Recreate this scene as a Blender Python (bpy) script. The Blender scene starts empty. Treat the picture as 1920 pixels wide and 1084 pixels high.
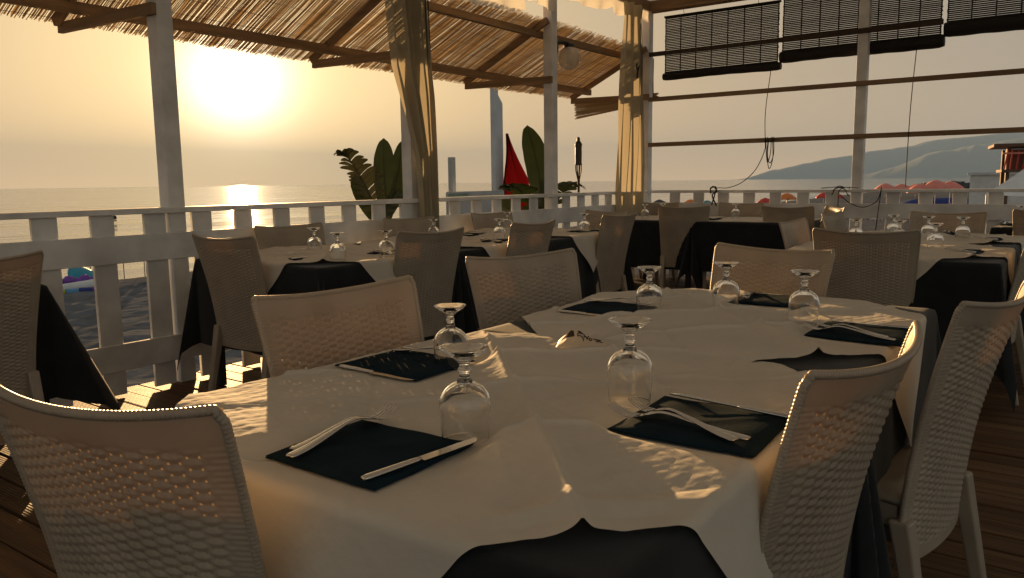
import bpy, math, random
import numpy as np
from mathutils import Vector, Matrix
random.seed(7); rng = np.random.RandomState(7)
scene = bpy.context.scene
PI = math.pi

# ------------------------------------------------------------------ camera
YAW, PITCH, ROLL, HC = math.radians(35.8), math.radians(7.72), math.atan(0.0125), 1.16
F_ = Vector((-math.sin(YAW)*math.cos(PITCH), math.cos(YAW)*math.cos(PITCH), -math.sin(PITCH)))
R0 = Vector((math.cos(YAW), math.sin(YAW), 0)); U0 = R0.cross(F_)
Rv = math.cos(ROLL)*R0 - math.sin(ROLL)*U0
Uv = math.sin(ROLL)*R0 + math.cos(ROLL)*U0
cam = bpy.data.cameras.new('camera'); camo = bpy.data.objects.new('camera', cam)
scene.collection.objects.link(camo)
m = Matrix.Identity(4)
for i in range(3):
    m[i][0], m[i][1], m[i][2] = Rv[i], Uv[i], -F_[i]
m[0][3], m[1][3], m[2][3] = 0, 0, HC
camo.matrix_world = m
cam.sensor_width = 36; cam.lens = 1480/1920*36; cam.clip_start = 0.05; cam.clip_end = 60000
scene.camera = camo

# ------------------------------------------------------------------ light
SUN_AZ, SUN_EL = math.radians(-54.4), math.radians(5.4)      # from +Y, clockwise
SUN_DIR = Vector((math.sin(SUN_AZ)*math.cos(SUN_EL), math.cos(SUN_AZ)*math.cos(SUN_EL), math.sin(SUN_EL)))
sl = bpy.data.lights.new('sun', 'SUN'); sl.energy = 5.0; sl.angle = math.radians(0.53)
sl.color = (1.0, 0.60, 0.26)
so = bpy.data.objects.new('sun', sl); scene.collection.objects.link(so)
so.rotation_euler = SUN_DIR.to_track_quat('Z', 'Y').to_euler()

world = bpy.data.worlds.new('World'); scene.world = world; world.use_nodes = True
def build_sky():
    nt = world.node_tree; N, L = nt.nodes, nt.links
    N.clear()
    out = N.new('ShaderNodeOutputWorld'); bg = N.new('ShaderNodeBackground'); L.new(bg.outputs[0], out.inputs[0])
    tc = N.new('ShaderNodeTexCoord')
    def math_(op, a, b=None, c=None):
        n = N.new('ShaderNodeMath'); n.operation = op
        for i, v in enumerate((a, b, c)):
            if v is None: continue
            if isinstance(v, (int, float)): n.inputs[i].default_value = v
            else: L.new(v, n.inputs[i])
        return n.outputs[0]
    dot = N.new('ShaderNodeVectorMath'); dot.operation = 'DOT_PRODUCT'
    L.new(tc.outputs['Generated'], dot.inputs[0]); GE = math.radians(6.6); dot.inputs[1].default_value = (math.sin(SUN_AZ)*math.cos(GE), math.cos(SUN_AZ)*math.cos(GE), math.sin(GE))   # centre of the haze glow, blown out around the sun
    ang = math_('MULTIPLY', math_('ARCCOSINE', math_('MINIMUM', math_('MAXIMUM', dot.outputs['Value'], -1.0), 1.0)), 180/PI)
    sep = N.new('ShaderNodeSeparateXYZ'); L.new(tc.outputs['Generated'], sep.inputs[0])
    elev = math_('MULTIPLY', math_('ARCSINE', math_('MAXIMUM', sep.outputs['Z'], 0.0)), 180/PI)
    def lobe(width, p=1.0):
        x = math_('POWER', math_('DIVIDE', ang, width), p)
        return math_('EXPONENT', math_('MULTIPLY', x, -1.0))
    def term(fac, col):
        n = N.new('ShaderNodeVectorMath'); n.operation = 'SCALE'
        n.inputs[0].default_value = col; L.new(fac, n.inputs['Scale']); return n.outputs[0]
    def add(*vs):
        r = vs[0]
        for v in vs[1:]:
            n = N.new('ShaderNodeVectorMath'); n.operation = 'ADD'; L.new(r, n.inputs[0]); L.new(v, n.inputs[1]); r = n.outputs[0]
        return r
    low = math_('EXPONENT', math_('MULTIPLY', elev, -1/5.0))        # haze band close to the horizon
    hor = math_('ADD', 0.92, math_('MULTIPLY', low, 0.20))
    back = math_('POWER', math_('MULTIPLY', math_('SUBTRACT', 1.0, dot.outputs['Value']), 0.5), 1.2)
    core = math_('MULTIPLY', lobe(2.8, 1.7), math_('SUBTRACT', 1.0, math_('MULTIPLY', low, 0.55)))
    sky = N.new('ShaderNodeTexSky'); sky.sky_type = 'NISHITA'; sky.sun_disc = False
    sky.sun_elevation = SUN_EL; sky.sun_rotation = SUN_AZ; sky.dust_density = 6; sky.air_density = 1.0
    nish = N.new('ShaderNodeVectorMath'); nish.operation = 'SCALE'; L.new(sky.outputs[0], nish.inputs[0]); nish.inputs['Scale'].default_value = 0.003
    tot = add(term(core, (.95, .85, .72)),
              term(math_('MULTIPLY', lobe(11.0, 1.3), hor), (.165, .145, .075)),
              term(math_('MULTIPLY', lobe(40.0, 1.5), hor), (.150, .080, .0)),
              term(math_('MULTIPLY', lobe(115.0, 2.0), hor), (.100, .096, .090)),
              term(math_('MULTIPLY', math_('EXPONENT', math_('MULTIPLY', elev, -1/4.2)), lobe(75.0, 2.0)), (.21, .105, .033)),
              term(back, (.060, .070, .078)),
              nish.outputs[0])
    L.new(tot, bg.inputs[0]); bg.inputs[1].default_value = 1.0
build_sky()
vs = scene.view_settings
scene.display_settings.display_device = 'sRGB'
vs.view_transform = 'Standard'; vs.look = 'None'; vs.exposure = 1.7; vs.gamma = 1.0
cy = scene.cycles
cy.max_bounces = 10; cy.diffuse_bounces = 5; cy.glossy_bounces = 4; cy.transmission_bounces = 10
cy.transparent_max_bounces = 16; cy.volume_bounces = 0; cy.sample_clamp_indirect = 4.0; cy.sample_clamp_direct = 0
cy.blur_glossy = 0.3
cy.use_denoising = True
try: cy.denoiser = 'OPENIMAGEDENOISE'
except Exception: pass

# ------------------------------------------------------------------ helpers
COL = scene.collection
def tag(o, label=None, cat=None, group=None, kind=None):
    if label: o['label'] = label
    if cat: o['category'] = cat
    if group: o['group'] = group
    if kind: o['kind'] = kind
    return o
def thing(name, label, cat, loc=(0, 0, 0), rz=0.0, group=None):
    o = bpy.data.objects.new(name, None); COL.objects.link(o)
    o.location = loc; o.rotation_euler = (0, 0, rz); o.empty_display_size = .1
    return tag(o, label, cat, group)
def copy_tree(o, parent=None):
    c = o.copy(); COL.objects.link(c)
    if parent is not None: c.parent = parent
    for ch in list(o.children): copy_tree(ch, c)
    return c
class MB:
    def __init__(s): s.V = []; s.F = []; s.n = 0
    def add(s, V, F):
        V = np.asarray(V, float).reshape(-1, 3); s.V.append(V)
        s.F += [tuple(int(i)+s.n for i in f) for f in F]; s.n += len(V); return s
    def box(s, c, d, rz=0.0):
        x, y, z = d[0]/2, d[1]/2, d[2]/2
        v = np.array([(-x,-y,-z),(x,-y,-z),(x,y,-z),(-x,y,-z),(-x,-y,z),(x,-y,z),(x,y,z),(-x,y,z)])
        if rz: v = v @ np.array([[math.cos(rz), math.sin(rz), 0],[-math.sin(rz), math.cos(rz), 0],[0,0,1]])
        return s.add(v+np.array(c), [(0,3,2,1),(4,5,6,7),(0,1,5,4),(1,2,6,5),(2,3,7,6),(3,0,4,7)])
    def span(s, a, b):
        a, b = np.array(a, float), np.array(b, float); return s.box((a+b)/2, np.abs(b-a))
    def bar(s, p0, p1, w, h, up=(0, 0, 1)):
        p0, p1 = np.array(p0, float), np.array(p1, float); t = p1-p0; t /= np.linalg.norm(t)
        a = np.cross(t, up); a /= np.linalg.norm(a); b = np.cross(a, t)
        v = []
        for p in (p0, p1):
            for i, j in ((-1,-1),(1,-1),(1,1),(-1,1)): v.append(p + a*w/2*i + b*h/2*j)
        return s.add(v, [(0,3,2,1)[::-1],(4,5,6,7)[::-1],(0,1,5,4)[::-1],(1,2,6,5)[::-1],(2,3,7,6)[::-1],(3,0,4,7)[::-1]])
    def tube(s, pts, r, n=6, caps=True, flat=1.0):
        P = np.array(pts, float); m_ = len(P); r = np.broadcast_to(np.asarray(r, float), (m_,))
        T = np.gradient(P, axis=0); T /= np.linalg.norm(T, axis=1, keepdims=True)+1e-12
        a = np.cross(T[0], (0, 0, 1.0))
        if np.linalg.norm(a) < 1e-3: a = np.cross(T[0], (0, 1.0, 0))
        A = []
        for t in T:
            a = a - t*(a@t); a = a/(np.linalg.norm(a)+1e-12); A.append(a)
        A = np.array(A); B = np.cross(T, A)
        th = np.arange(n)*2*PI/n
        V = (P[:,None,:] + r[:,None,None]*(np.cos(th)[None,:,None]*A[:,None,:] + flat*np.sin(th)[None,:,None]*B[:,None,:])).reshape(-1,3)
        F = [(i*n+j, i*n+(j+1)%n, (i+1)*n+(j+1)%n, (i+1)*n+j) for i in range(m_-1) for j in range(n)]
        if caps: F += [tuple(range(n))[::-1], tuple((m_-1)*n+j for j in range(n))]
        return s.add(V, F)
    def lathe(s, prof, n=24, c=(0, 0, 0), closed=False):
        th = np.arange(n)*2*PI/n; V = []
        for r, z in prof: V += [(c[0]+r*math.cos(t), c[1]+r*math.sin(t), c[2]+z) for t in th]
        k = len(prof); F = []
        rg = range(k) if closed else range(k-1)
        for i in rg:
            i2 = (i+1) % k
            F += [(i*n+j, i*n+(j+1)%n, i2*n+(j+1)%n, i2*n+j) for j in range(n)]
        if not closed:
            if prof[0][0] > 1e-6: F.append(tuple(range(n))[::-1])
            if prof[-1][0] > 1e-6: F.append(tuple((k-1)*n+j for j in range(n)))
        return s.add(V, F)
    def grid(s, P, keep=None):
        P = np.asarray(P, float); a, b = P.shape[:2]
        F = [(i*b+j, i*b+j+1, (i+1)*b+j+1, (i+1)*b+j) for i in range(a-1) for j in range(b-1) if keep is None or keep[i, j]]
        return s.add(P.reshape(-1, 3), F)
    def mesh(s, name, mat, smooth=False, bevel=0.0, solid=0.0):
        me = bpy.data.meshes.new(name); V = np.vstack(s.V)
        me.from_pydata(V.tolist(), [], s.F); me.validate(); me.update()
        if mat is not None: me.materials.append(mat)
        if smooth: me.polygons.foreach_set('use_smooth', [True]*len(me.polygons))
        if bevel or solid:
            o = bpy.data.objects.new('tmp', me); COL.objects.link(o)
            if solid:
                q = o.modifiers.new('s', 'SOLIDIFY'); q.thickness = solid; q.offset = 0
            if bevel:
                q = o.modifiers.new('b', 'BEVEL'); q.width = bevel; q.segments = 2; q.limit_method = 'ANGLE'
            dg = bpy.context.evaluated_depsgraph_get(); dg.update()
            me2 = bpy.data.meshes.new_from_object(o.evaluated_get(dg)); me2.name = name
            bpy.data.objects.remove(o); bpy.data.meshes.remove(me); me = me2
            if smooth: me.polygons.foreach_set('use_smooth', [True]*len(me.polygons))
        return me
    def build(s, name, mat, parent=None, smooth=False, bevel=0.0, solid=0.0, world=False, kind=None):
        me = s.mesh(name, mat, smooth, bevel, solid)
        if parent is not None and world: me.transform(Matrix.Translation(-Vector(wloc(parent))))
        return link(name, me, parent, kind)
def wloc(o):
    l = Vector(o.location)
    while o.parent: o = o.parent; l += Vector(o.location)
    return l
def link(name, me, parent=None, kind=None):
    o = bpy.data.objects.new(name, me); COL.objects.link(o)
    if parent is not None: o.parent = parent
    if kind: o['kind'] = kind
    return o
def spl(ctrl, n):
    """Catmull-Rom through control points."""
    C = np.array(ctrl, float); C = np.vstack([2*C[0]-C[1], C, 2*C[-1]-C[-2]]); out = []
    k = len(C)-3
    for t in np.linspace(0, k-1e-9, n):
        i = int(t); u = t-i; p0, p1, p2, p3 = C[i:i+4]
        out.append(.5*((2*p1)+(-p0+p2)*u+(2*p0-5*p1+4*p2-p3)*u*u+(-p0+3*p1-3*p2+p3)*u**3))
    return np.array(out)

# ------------------------------------------------------------------ materials
def mat(name, col, rough=.6, spec=.4, metal=0.0, noise=None, bump=None, transl=0.0, tcol=None, grain=None, sheen=0.0, island=0.0, coat=0.0, ribs=None, objrand=0.0):
    """noise=(scale, amount[, detail]) mottles the colour; bump=(scale, strength, distance); grain=(axis scale vector, amount); island varies pieces."""
    M = bpy.data.materials.new(name); M.use_nodes = True
    nt = M.node_tree; N, L = nt.nodes, nt.links; b = N['Principled BSDF']; out = N['Material Output']
    b.inputs['Base Color'].default_value = (*col, 1); b.inputs['Roughness'].default_value = rough
    b.inputs['Specular IOR Level'].default_value = spec; b.inputs['Metallic'].default_value = metal
    if sheen: b.inputs['Sheen Weight'].default_value = sheen
    if coat: b.inputs['Coat Weight'].default_value = coat
    tc = N.new('ShaderNodeTexCoord'); cur = None
    def val(fac_out, amt):
        nonlocal cur
        mr = N.new('ShaderNodeMapRange'); L.new(fac_out, mr.inputs[0]); mr.inputs[1].default_value = .3; mr.inputs[2].default_value = .7
        mr.inputs[3].default_value = 1-amt; mr.inputs[4].default_value = 1+amt*.6
        sc = N.new('ShaderNodeVectorMath'); sc.operation = 'SCALE'
        if cur is None: sc.inputs[0].default_value = col
        else: L.new(cur, sc.inputs[0])
        L.new(mr.outputs[0], sc.inputs['Scale']); cur = sc.outputs[0]
    if noise:
        n = N.new('ShaderNodeTexNoise'); n.inputs['Scale'].default_value = noise[0]; n.inputs['Detail'].default_value = noise[2] if len(noise) > 2 else 5
        L.new(tc.outputs['Object'], n.inputs['Vector']); val(n.outputs['Fac'], noise[1])
    if grain:
        mp = N.new('ShaderNodeMapping'); mp.inputs['Scale'].default_value = grain[0]; L.new(tc.outputs['Object'], mp.inputs[0])
        n = N.new('ShaderNodeTexNoise'); n.inputs['Scale'].default_value = 1.0; n.inputs['Detail'].default_value = 6; n.inputs['Distortion'].default_value = .6
        L.new(mp.outputs[0], n.inputs['Vector']); val(n.outputs['Fac'], grain[1])
    if island:
        g = N.new('ShaderNodeNewGeometry')
        mr = N.new('ShaderNodeMapRange'); L.new(g.outputs['Random Per Island'], mr.inputs[0]); mr.inputs[1].default_value = 0; mr.inputs[2].default_value = 1
        mr.inputs[3].default_value = 1-island; mr.inputs[4].default_value = 1+island*.6
        sc = N.new('ShaderNodeVectorMath'); sc.operation = 'SCALE'
        if cur is None: sc.inputs[0].default_value = col
        else: L.new(cur, sc.inputs[0])
        L.new(mr.outputs[0], sc.inputs['Scale']); cur = sc.outputs[0]
    if objrand:
        g = N.new('ShaderNodeObjectInfo'); mr = N.new('ShaderNodeMapRange'); L.new(g.outputs['Random'], mr.inputs[0]); mr.inputs[3].default_value = 1-objrand; mr.inputs[4].default_value = 1+objrand*.5
        sc = N.new('ShaderNodeVectorMath'); sc.operation = 'SCALE'
        if cur is None: sc.inputs[0].default_value = col
        else: L.new(cur, sc.inputs[0])
        L.new(mr.outputs[0], sc.inputs['Scale']); cur = sc.outputs[0]
    if cur is not None: L.new(cur, b.inputs['Base Color'])
    if bump:
        n = N.new('ShaderNodeTexNoise'); n.inputs['Scale'].default_value = bump[0]; n.inputs['Detail'].default_value = 4
        L.new(tc.outputs['Object'], n.inputs['Vector'])
        bp = N.new('ShaderNodeBump'); bp.inputs['Strength'].default_value = bump[1]; bp.inputs['Distance'].default_value = bump[2]
        L.new(n.outputs['Fac'], bp.inputs['Height']); L.new(bp.outputs[0], b.inputs['Normal'])
    if ribs:
        w = N.new('ShaderNodeTexWave'); w.bands_direction = 'Y'; w.inputs['Scale'].default_value = ribs[0]/20; w.inputs['Distortion'].default_value = .15
        L.new(tc.outputs['Object'], w.inputs['Vector'])
        b2 = N.new('ShaderNodeBump'); b2.inputs['Strength'].default_value = ribs[1]; b2.inputs['Distance'].default_value = ribs[2]
        L.new(w.outputs['Fac'], b2.inputs['Height']); L.new(bp.outputs[0], b2.inputs['Normal']); L.new(b2.outputs[0], b.inputs['Normal'])
    if transl:
        t = N.new('ShaderNodeBsdfTranslucent'); mx = N.new('ShaderNodeMixShader'); mx.inputs[0].default_value = transl
        if tcol is None and cur is not None: L.new(cur, t.inputs[0])
        else: t.inputs[0].default_value = (*(tcol or col), 1)
        L.new(b.outputs[0], mx.inputs[1]); L.new(t.outputs[0], mx.inputs[2]); L.new(mx.outputs[0], out.inputs[0])
    return M
M = {}
M['white_paint'] = mat('white_paint', (.70, .70, .70), .55, .35, noise=(5.0, .22, 8), bump=(60, .15, .002))
M['raw_timber'] = mat('raw_timber', (.25, .165, .095), .7, .25, grain=((18, 1.2, 18), .35), bump=(40, .2, .002))
M['raw_timber_x'] = mat('raw_timber_x', (.25, .165, .095), .7, .25, grain=((1.2, 18, 18), .35), bump=(40, .2, .002))
M['deck_wood'] = mat('deck_wood', (.115, .066, .033), .62, .14, grain=((1.5, 26, 26), .5), island=.3, bump=(90, .35, .003), ribs=(520, .5, .0025))
M['rattan'] = mat('rattan', (.42, .36, .285), .40, .42, noise=(7, .16, 8), transl=.18, tcol=(.5, .35, .20), objrand=.10)
M['black_cloth'] = mat('black_cloth', (.010, .013, .016), .8, .2, noise=(9, .35), bump=(500, .25, .001), sheen=.12)
M['white_paper'] = mat('white_paper', (.68, .625, .54), .85, .15, noise=(5, .07), bump=(26, .7, .004), transl=.12)
M['napkin'] = mat('napkin', (.012, .024, .034), .95, .04, noise=(18, .2), bump=(160, .4, .0012))
M['steel'] = mat('steel', (.62, .60, .57), .16, .5, metal=1.0, bump=(60, .04, .001))
M['reed'] = mat('reed', (.50, .37, .22), .6, .3, island=.42, transl=.26)
M['wire'] = mat('wire', (.06, .045, .03), .5, .4)
M['curtain'] = mat('curtain', (.46, .41, .30), .9, .1, noise=(4, .12), bump=(300, .3, .001), transl=.28, tcol=(.60, .55, .43))
M['canopy_cloth'] = mat('canopy_cloth', (.70, .68, .63), .9, .1, noise=(2, .1), bump=(200, .2, .001), transl=.38, tcol=(.74, .73, .69))
M['blind'] = mat('blind', (.012, .010, .009), .6, .3, island=.5)
M['rope'] = mat('rope', (.018, .017, .016), .8, .2)
M['black_metal'] = mat('black_metal', (.012, .012, .013), .45, .5)
M['leaf'] = mat('leaf', (.014, .024, .010), .45, .25, noise=(6, .45), bump=(30, .4, .005), transl=.06, tcol=(.05, .075, .010))
M['dry_leaf'] = mat('dry_leaf', (.026, .030, .013), .5, .25, noise=(9, .5), transl=.08, tcol=(.07, .065, .018))
M['red_flag'] = mat('red_flag', (.060, .003, .005), .85, .1, noise=(5, .4), transl=.06, tcol=(.5, .01, .012))
M['sand'] = mat('sand', (.125, .130, .140), .98, .0, noise=(1.4, .35, 8), bump=(6, .6, .05))
M['bamboo_dark'] = mat('bamboo_dark', (.045, .030, .018), .6, .3, noise=(25, .4))
def simple(name, col, rough=.6, transl=0.0): M[name] = mat(name, col, rough, .3, noise=(3, .12), transl=transl); return M[name]
for n_, c_ in dict(teal=(.02, .20, .22), orange=(.62, .17, .03), redcloth=(.50, .04, .03), pink=(.62, .20, .15), navy=(.015, .03, .16), turq=(.02, .22, .30),
                   hullwhite=(.55, .55, .54), bluegrey=(.10, .13, .20), lightblue=(.10, .25, .42), darkgrey=(.03, .032, .035), lime=(.30, .36, .03), violet=(.16, .06, .30),
                   brownwood=(.11, .055, .03), rock=(.055, .055, .06), skin=(.30, .16, .10), white=(.62, .61, .58), signgrey=(.33, .36, .38), signgreen=(.16, .24, .20), postblue=(.44, .48, .53), shellbrown=(.05, .028, .018)).items():
    simple(n_, c_, .6)
simple('shell', (.60, .50, .38), .55)
def glass_mat():
    G = bpy.data.materials.new('clear_glass'); G.use_nodes = True
    b = G.node_tree.nodes['Principled BSDF']
    b.inputs['Base Color'].default_value = (.99, .99, .985, 1); b.inputs['Roughness'].default_value = 0.0
    b.inputs['Transmission Weight'].default_value = 1.0; b.inputs['IOR'].default_value = 1.48
    return G
M['glass'] = glass_mat()
def frosted_mat():
    G = bpy.data.materials.new('lamp_globe'); G.use_nodes = True
    b = G.node_tree.nodes['Principled BSDF']
    b.inputs['Base Color'].default_value = (.92, .88, .82, 1); b.inputs['Roughness'].default_value = .12
    b.inputs['Transmission Weight'].default_value = .72; b.inputs['IOR'].default_value = 1.25
    return G
M['globe'] = frosted_mat()
def sea_mat():
    G = bpy.data.materials.new('sea_water'); G.use_nodes = True
    N, L = G.node_tree.nodes, G.node_tree.links; b = N['Principled BSDF']
    b.inputs['Base Color'].default_value = (.030, .040, .042, 1); b.inputs['Roughness'].default_value = .07
    b.inputs['IOR'].default_value = 1.33; b.inputs['Specular IOR Level'].default_value = .5
    tc = N.new('ShaderNodeTexCoord'); prev = None
    for sc, st, dist, rot in (((.55, .22, 1), .30, .35, .5), ((2.6, 1.1, 1), .35, .10, .6), ((.05, .012, 1), .9, 3.0, .55)):
        mp = N.new('ShaderNodeMapping'); mp.inputs['Rotation'].default_value = (0, 0, rot); mp.inputs['Scale'].default_value = sc
        L.new(tc.outputs['Object'], mp.inputs[0])
        n = N.new('ShaderNodeTexNoise'); n.inputs['Scale'].default_value = 1; n.inputs['Detail'].default_value = 3; L.new(mp.outputs[0], n.inputs['Vector'])
        bp = N.new('ShaderNodeBump'); bp.inputs['Strength'].default_value = st; bp.inputs['Distance'].default_value = dist
        L.new(n.outputs['Fac'], bp.inputs['Height'])
        if prev: L.new(prev, bp.inputs['Normal'])
        prev = bp.outputs[0]
    L.new(prev, b.inputs['Normal'])
    return G
M['sea'] = sea_mat()
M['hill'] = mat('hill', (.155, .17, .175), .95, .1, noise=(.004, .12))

# ------------------------------------------------------------------ setting: sea, beach, hills, deck
SEA_Z, SAND_Z = -3.95, -3.4
def build_setting():
    mb = MB()
    mb.add([(-10500, -3000, SEA_Z), (4000, -3000, SEA_Z), (4000, 10500, SEA_Z), (-10500, 10500, SEA_Z)], [(0, 1, 2, 3)])
    tag(mb.build('sea', M['sea']), kind='structure')
    shore = np.array([(-36, -400), (-38.5, -20), (-40.3, 15), (-40.6, 25), (-43, 60), (-49, 120), (-54, 200), (-58, 300), (-40, 390), (0, 430), (120, 470), (600, 600)], float)
    sp = spl(shore, 90); inner = np.array([(-4.0, -390), (-4, -10), (-4, 9), (14, 60), (60, 120), (220, 200), (600, 300)], float); ip = spl(inner, 90)
    ts = np.array([-.45, -.12, 0, .02, .05, .1, .2, .35, .55, .8, 1.0, 1.3]); P = []
    for t in ts:
        row = sp*(1-max(t, 0)) + ip*max(t, 0)
        if t < 0:
            d = sp-ip; row = sp + d/np.linalg.norm(d, axis=1, keepdims=True)*(-t)*30
        z = SAND_Z - .55*max(0, 1-max(t, 0)/.05) + (t*3.2 if t < 0 else 0) + .12*np.sin(row[:, 0]*.5+row[:, 1]*.33)*(1 if t > .05 else 0)
        P.append(np.column_stack([row, np.broadcast_to(z, (len(row),))]))
    P.append(np.column_stack([ip+np.array([60, 0]), np.full(len(ip), SAND_Z)]))
    mb = MB(); mb.grid(np.array(P)); tag(mb.build('sand_beach', M['sand'], smooth=True), kind='structure')
    gx = np.arange(-36.5, -5.6, .11); gy = np.arange(6.0, 30, .11); GX, GY = np.meshgrid(gx, gy); rr = np.random.RandomState(4)
    Z = np.zeros_like(GX)
    for k in range(46):
        wl = rr.uniform(.42, 2.2); an = rr.uniform(-.7, .7)+.2; ph = rr.uniform(0, 6)
        Z += .030*wl*np.sin((GX*math.cos(an)+GY*math.sin(an))*2*PI/wl+ph+.8*np.sin(GY*.7+k))*rr.uniform(.3, 1)
    ed = np.clip(np.minimum.reduce([GX+36.5, -5.6-GX, GY-6, 30-GY])/1.2, 0, 1)
    Z = SAND_Z+.015+(Z*.22+.10)*ed - .2*(1-ed)
    mb = MB(); mb.grid(np.stack([GX, GY, Z], -1)); tag(mb.build('pebble_beach', M['sand'], smooth=True), kind='structure')
    def ridge(pts, name, depth):
        pts = np.array(pts, float); c = spl(pts, 160); rr = np.random.RandomState(len(pts))
        n = sum(np.interp(np.arange(160), np.linspace(0, 159, k), rr.uniform(-1, 1, k))*a for k, a in ((24, 7), (60, 3), (120, 1.5)))
        fade = np.clip(np.arange(160)/25, 0, 1); c[:, 2] = np.maximum(c[:, 2]+n*fade, -4)
        rows = []
        for t in np.linspace(-1.2, 1.6, 15):
            q = c.copy(); h = max(0, 1-abs(t)**1.25) if abs(t) < 1 else 0
            q[:, 1] += t*depth; q[:, 2] = (c[:, 2]+6)*h - 6 + np.interp(np.arange(160), np.linspace(0, 159, 30), rr.uniform(-1, 1, 30))*10*(h*(1-h))*3
            rows.append(q)
        mb = MB(); mb.grid(np.array(rows)); tag(mb.build(name, M['hill'], smooth=True), kind='structure')
    ridge([(-3352, 9413, -3.9), (-3272, 9438, 7.2), (-3072, 9506, 86.0), (-2844, 9576, 138.2), (-2618, 9640, 183.7), (-2396, 9698, 233.7), (-2177, 9750, 264.7), (-1960, 9796, 301.4), (-1642, 9855, 339.1), (-1333, 9900, 404.6), (-444, 9990, 466.8), (999, 10046, 477.9), (2886, 10046, 444.6)], 'far_hills', 480)
    ridge([(-1820, 8204, -3.6), (-1729, 8219, 18.8), (-1550, 8256, 77.6), (-1373, 8287, 139.2), (-1158, 8320, 221.8), (-946, 8347, 259.6), (-739, 8368, 290.4), (-461, 8387, 336.6), (-190, 8397, 361.8), (700, 8428, 422.0), (2380, 8456, 450.0)], 'near_hills', 700)
    # boarded deck, boards run along X
    mb = MB(); y = -3.0
    while y < 9.05:
        w = .118+random.uniform(-.002, .002); x = -4.47
        while x < 3.4:
            ln = min(random.uniform(2.4, 3.6), 3.4-x+.001)
            if 3.4-(x+ln) < .5: ln = 3.4-x
            zt = random.uniform(-.003, .001)
            mb.span((x, y, -.03+zt), (x+ln-.004, y+w, zt)); x += ln
        y += w+.008
    tag(mb.build('deck', M['deck_wood'], bevel=.003), kind='structure')
build_setting()

# ------------------------------------------------------------------ pergola, railings, awning
LX, FY = -4.34, 8.84
POST_Y = [-3.5, -1.46, .58, 2.62, 4.67, 6.71]
def build_pergola():
    t = thing('pergola', 'white painted timber pergola of posts and thin bare wood rails over the dining deck', 'pergola', (LX, FY, 0))
    B = lambda mb, n, mm, **k: mb.build(n, mm, t, world=True, **k)
    for y in POST_Y: B(MB().span((LX-.05, y-.05, -3.5), (LX+.05, y+.05, 3.12)), 'post', M['white_paint'], bevel=.004)
    B(MB().span((LX-.05, FY-.05, -3.5), (LX+.05, FY+.05, 3.12)), 'post', M['white_paint'], bevel=.004)
    for x in (-1.92, .48, 2.88): B(MB().span((x-.05, FY-.05, -3.5), (x+.05, FY+.05, 3.12)), 'post', M['white_paint'], bevel=.004)
    for x in (2.88,):
        for y in (2.62, -1.46): B(MB().span((x-.05, y-.05, 0), (x+.05, y+.05, 3.12)), 'post', M['white_paint'], bevel=.004)
    B(MB().span((LX+.055, FY-.075, 2.605), (-1.2, FY-.052, 2.655)), 'dark_rail', M['bamboo_dark'], bevel=.002)
    for z, h in ((1.58, .05), (2.11, .05)):
        B(MB().span((LX+.055, FY-.075, z-h/2), (3.0, FY-.052, z+h/2)), 'rail', M['raw_timber_x'], bevel=.002)
    B(MB().span((LX-.06, FY-.07, 3.12), (3.0, FY+.07, 3.24)), 'top_beam', M['raw_timber_x'], bevel=.004)
    B(MB().span((LX-.06, -3.5, 3.12), (LX+.06, FY-.075, 3.24)), 'top_beam', M['raw_timber'], bevel=.004)
    for x in (-2.6, -.9, .9, 2.6): B(MB().span((x-.05, -3.5, 3.122), (x+.05, FY-.075, 3.238)), 'rafter', M['raw_timber'], bevel=.004)
    # cloth roof, slightly sagging between the rafters
    nx, ny = 70, 90; X = np.linspace(LX-.1, 3.2, nx); Y = np.linspace(-3.6, FY+.12, ny)
    P = np.array([[(x, y, 3.262-.006*abs(math.sin(x*1.85))+.004*math.sin(y*5.3+x)) for x in X] for y in Y])
    B(MB().grid(P), 'roof_cloth', M['canopy_cloth'], smooth=True)
    # scalloped cloth valance hung along the sea side
    def valance(y0, y1, zb0, zb1, sag, x=LX+.08):
        n = 40; P = []
        for k in np.linspace(0, 1, 12):
            row = []
            for s in np.linspace(0, 1, n):
                zb = zb0*(1-s)+zb1*s + sag*(-4*s*(1-s)) + .008*math.sin(s*26)
                row.append((x+.022*math.sin(s*19+k*1.3)*k, y0+(y1-y0)*s, 3.118*(1-k)+zb*k))
            P.append(row)
        B(MB().grid(np.array(P)), 'valance', M['canopy_cloth'], smooth=True)
    valance(4.9, 6.14, 2.64, 2.70, .02); valance(6.15, 6.66, 2.83, 2.78, .0); valance(6.76, 7.80, 2.99, 3.01, .07); valance(7.81, 8.78, 2.95, 3.0, .0)
    return t
build_pergola()

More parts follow.
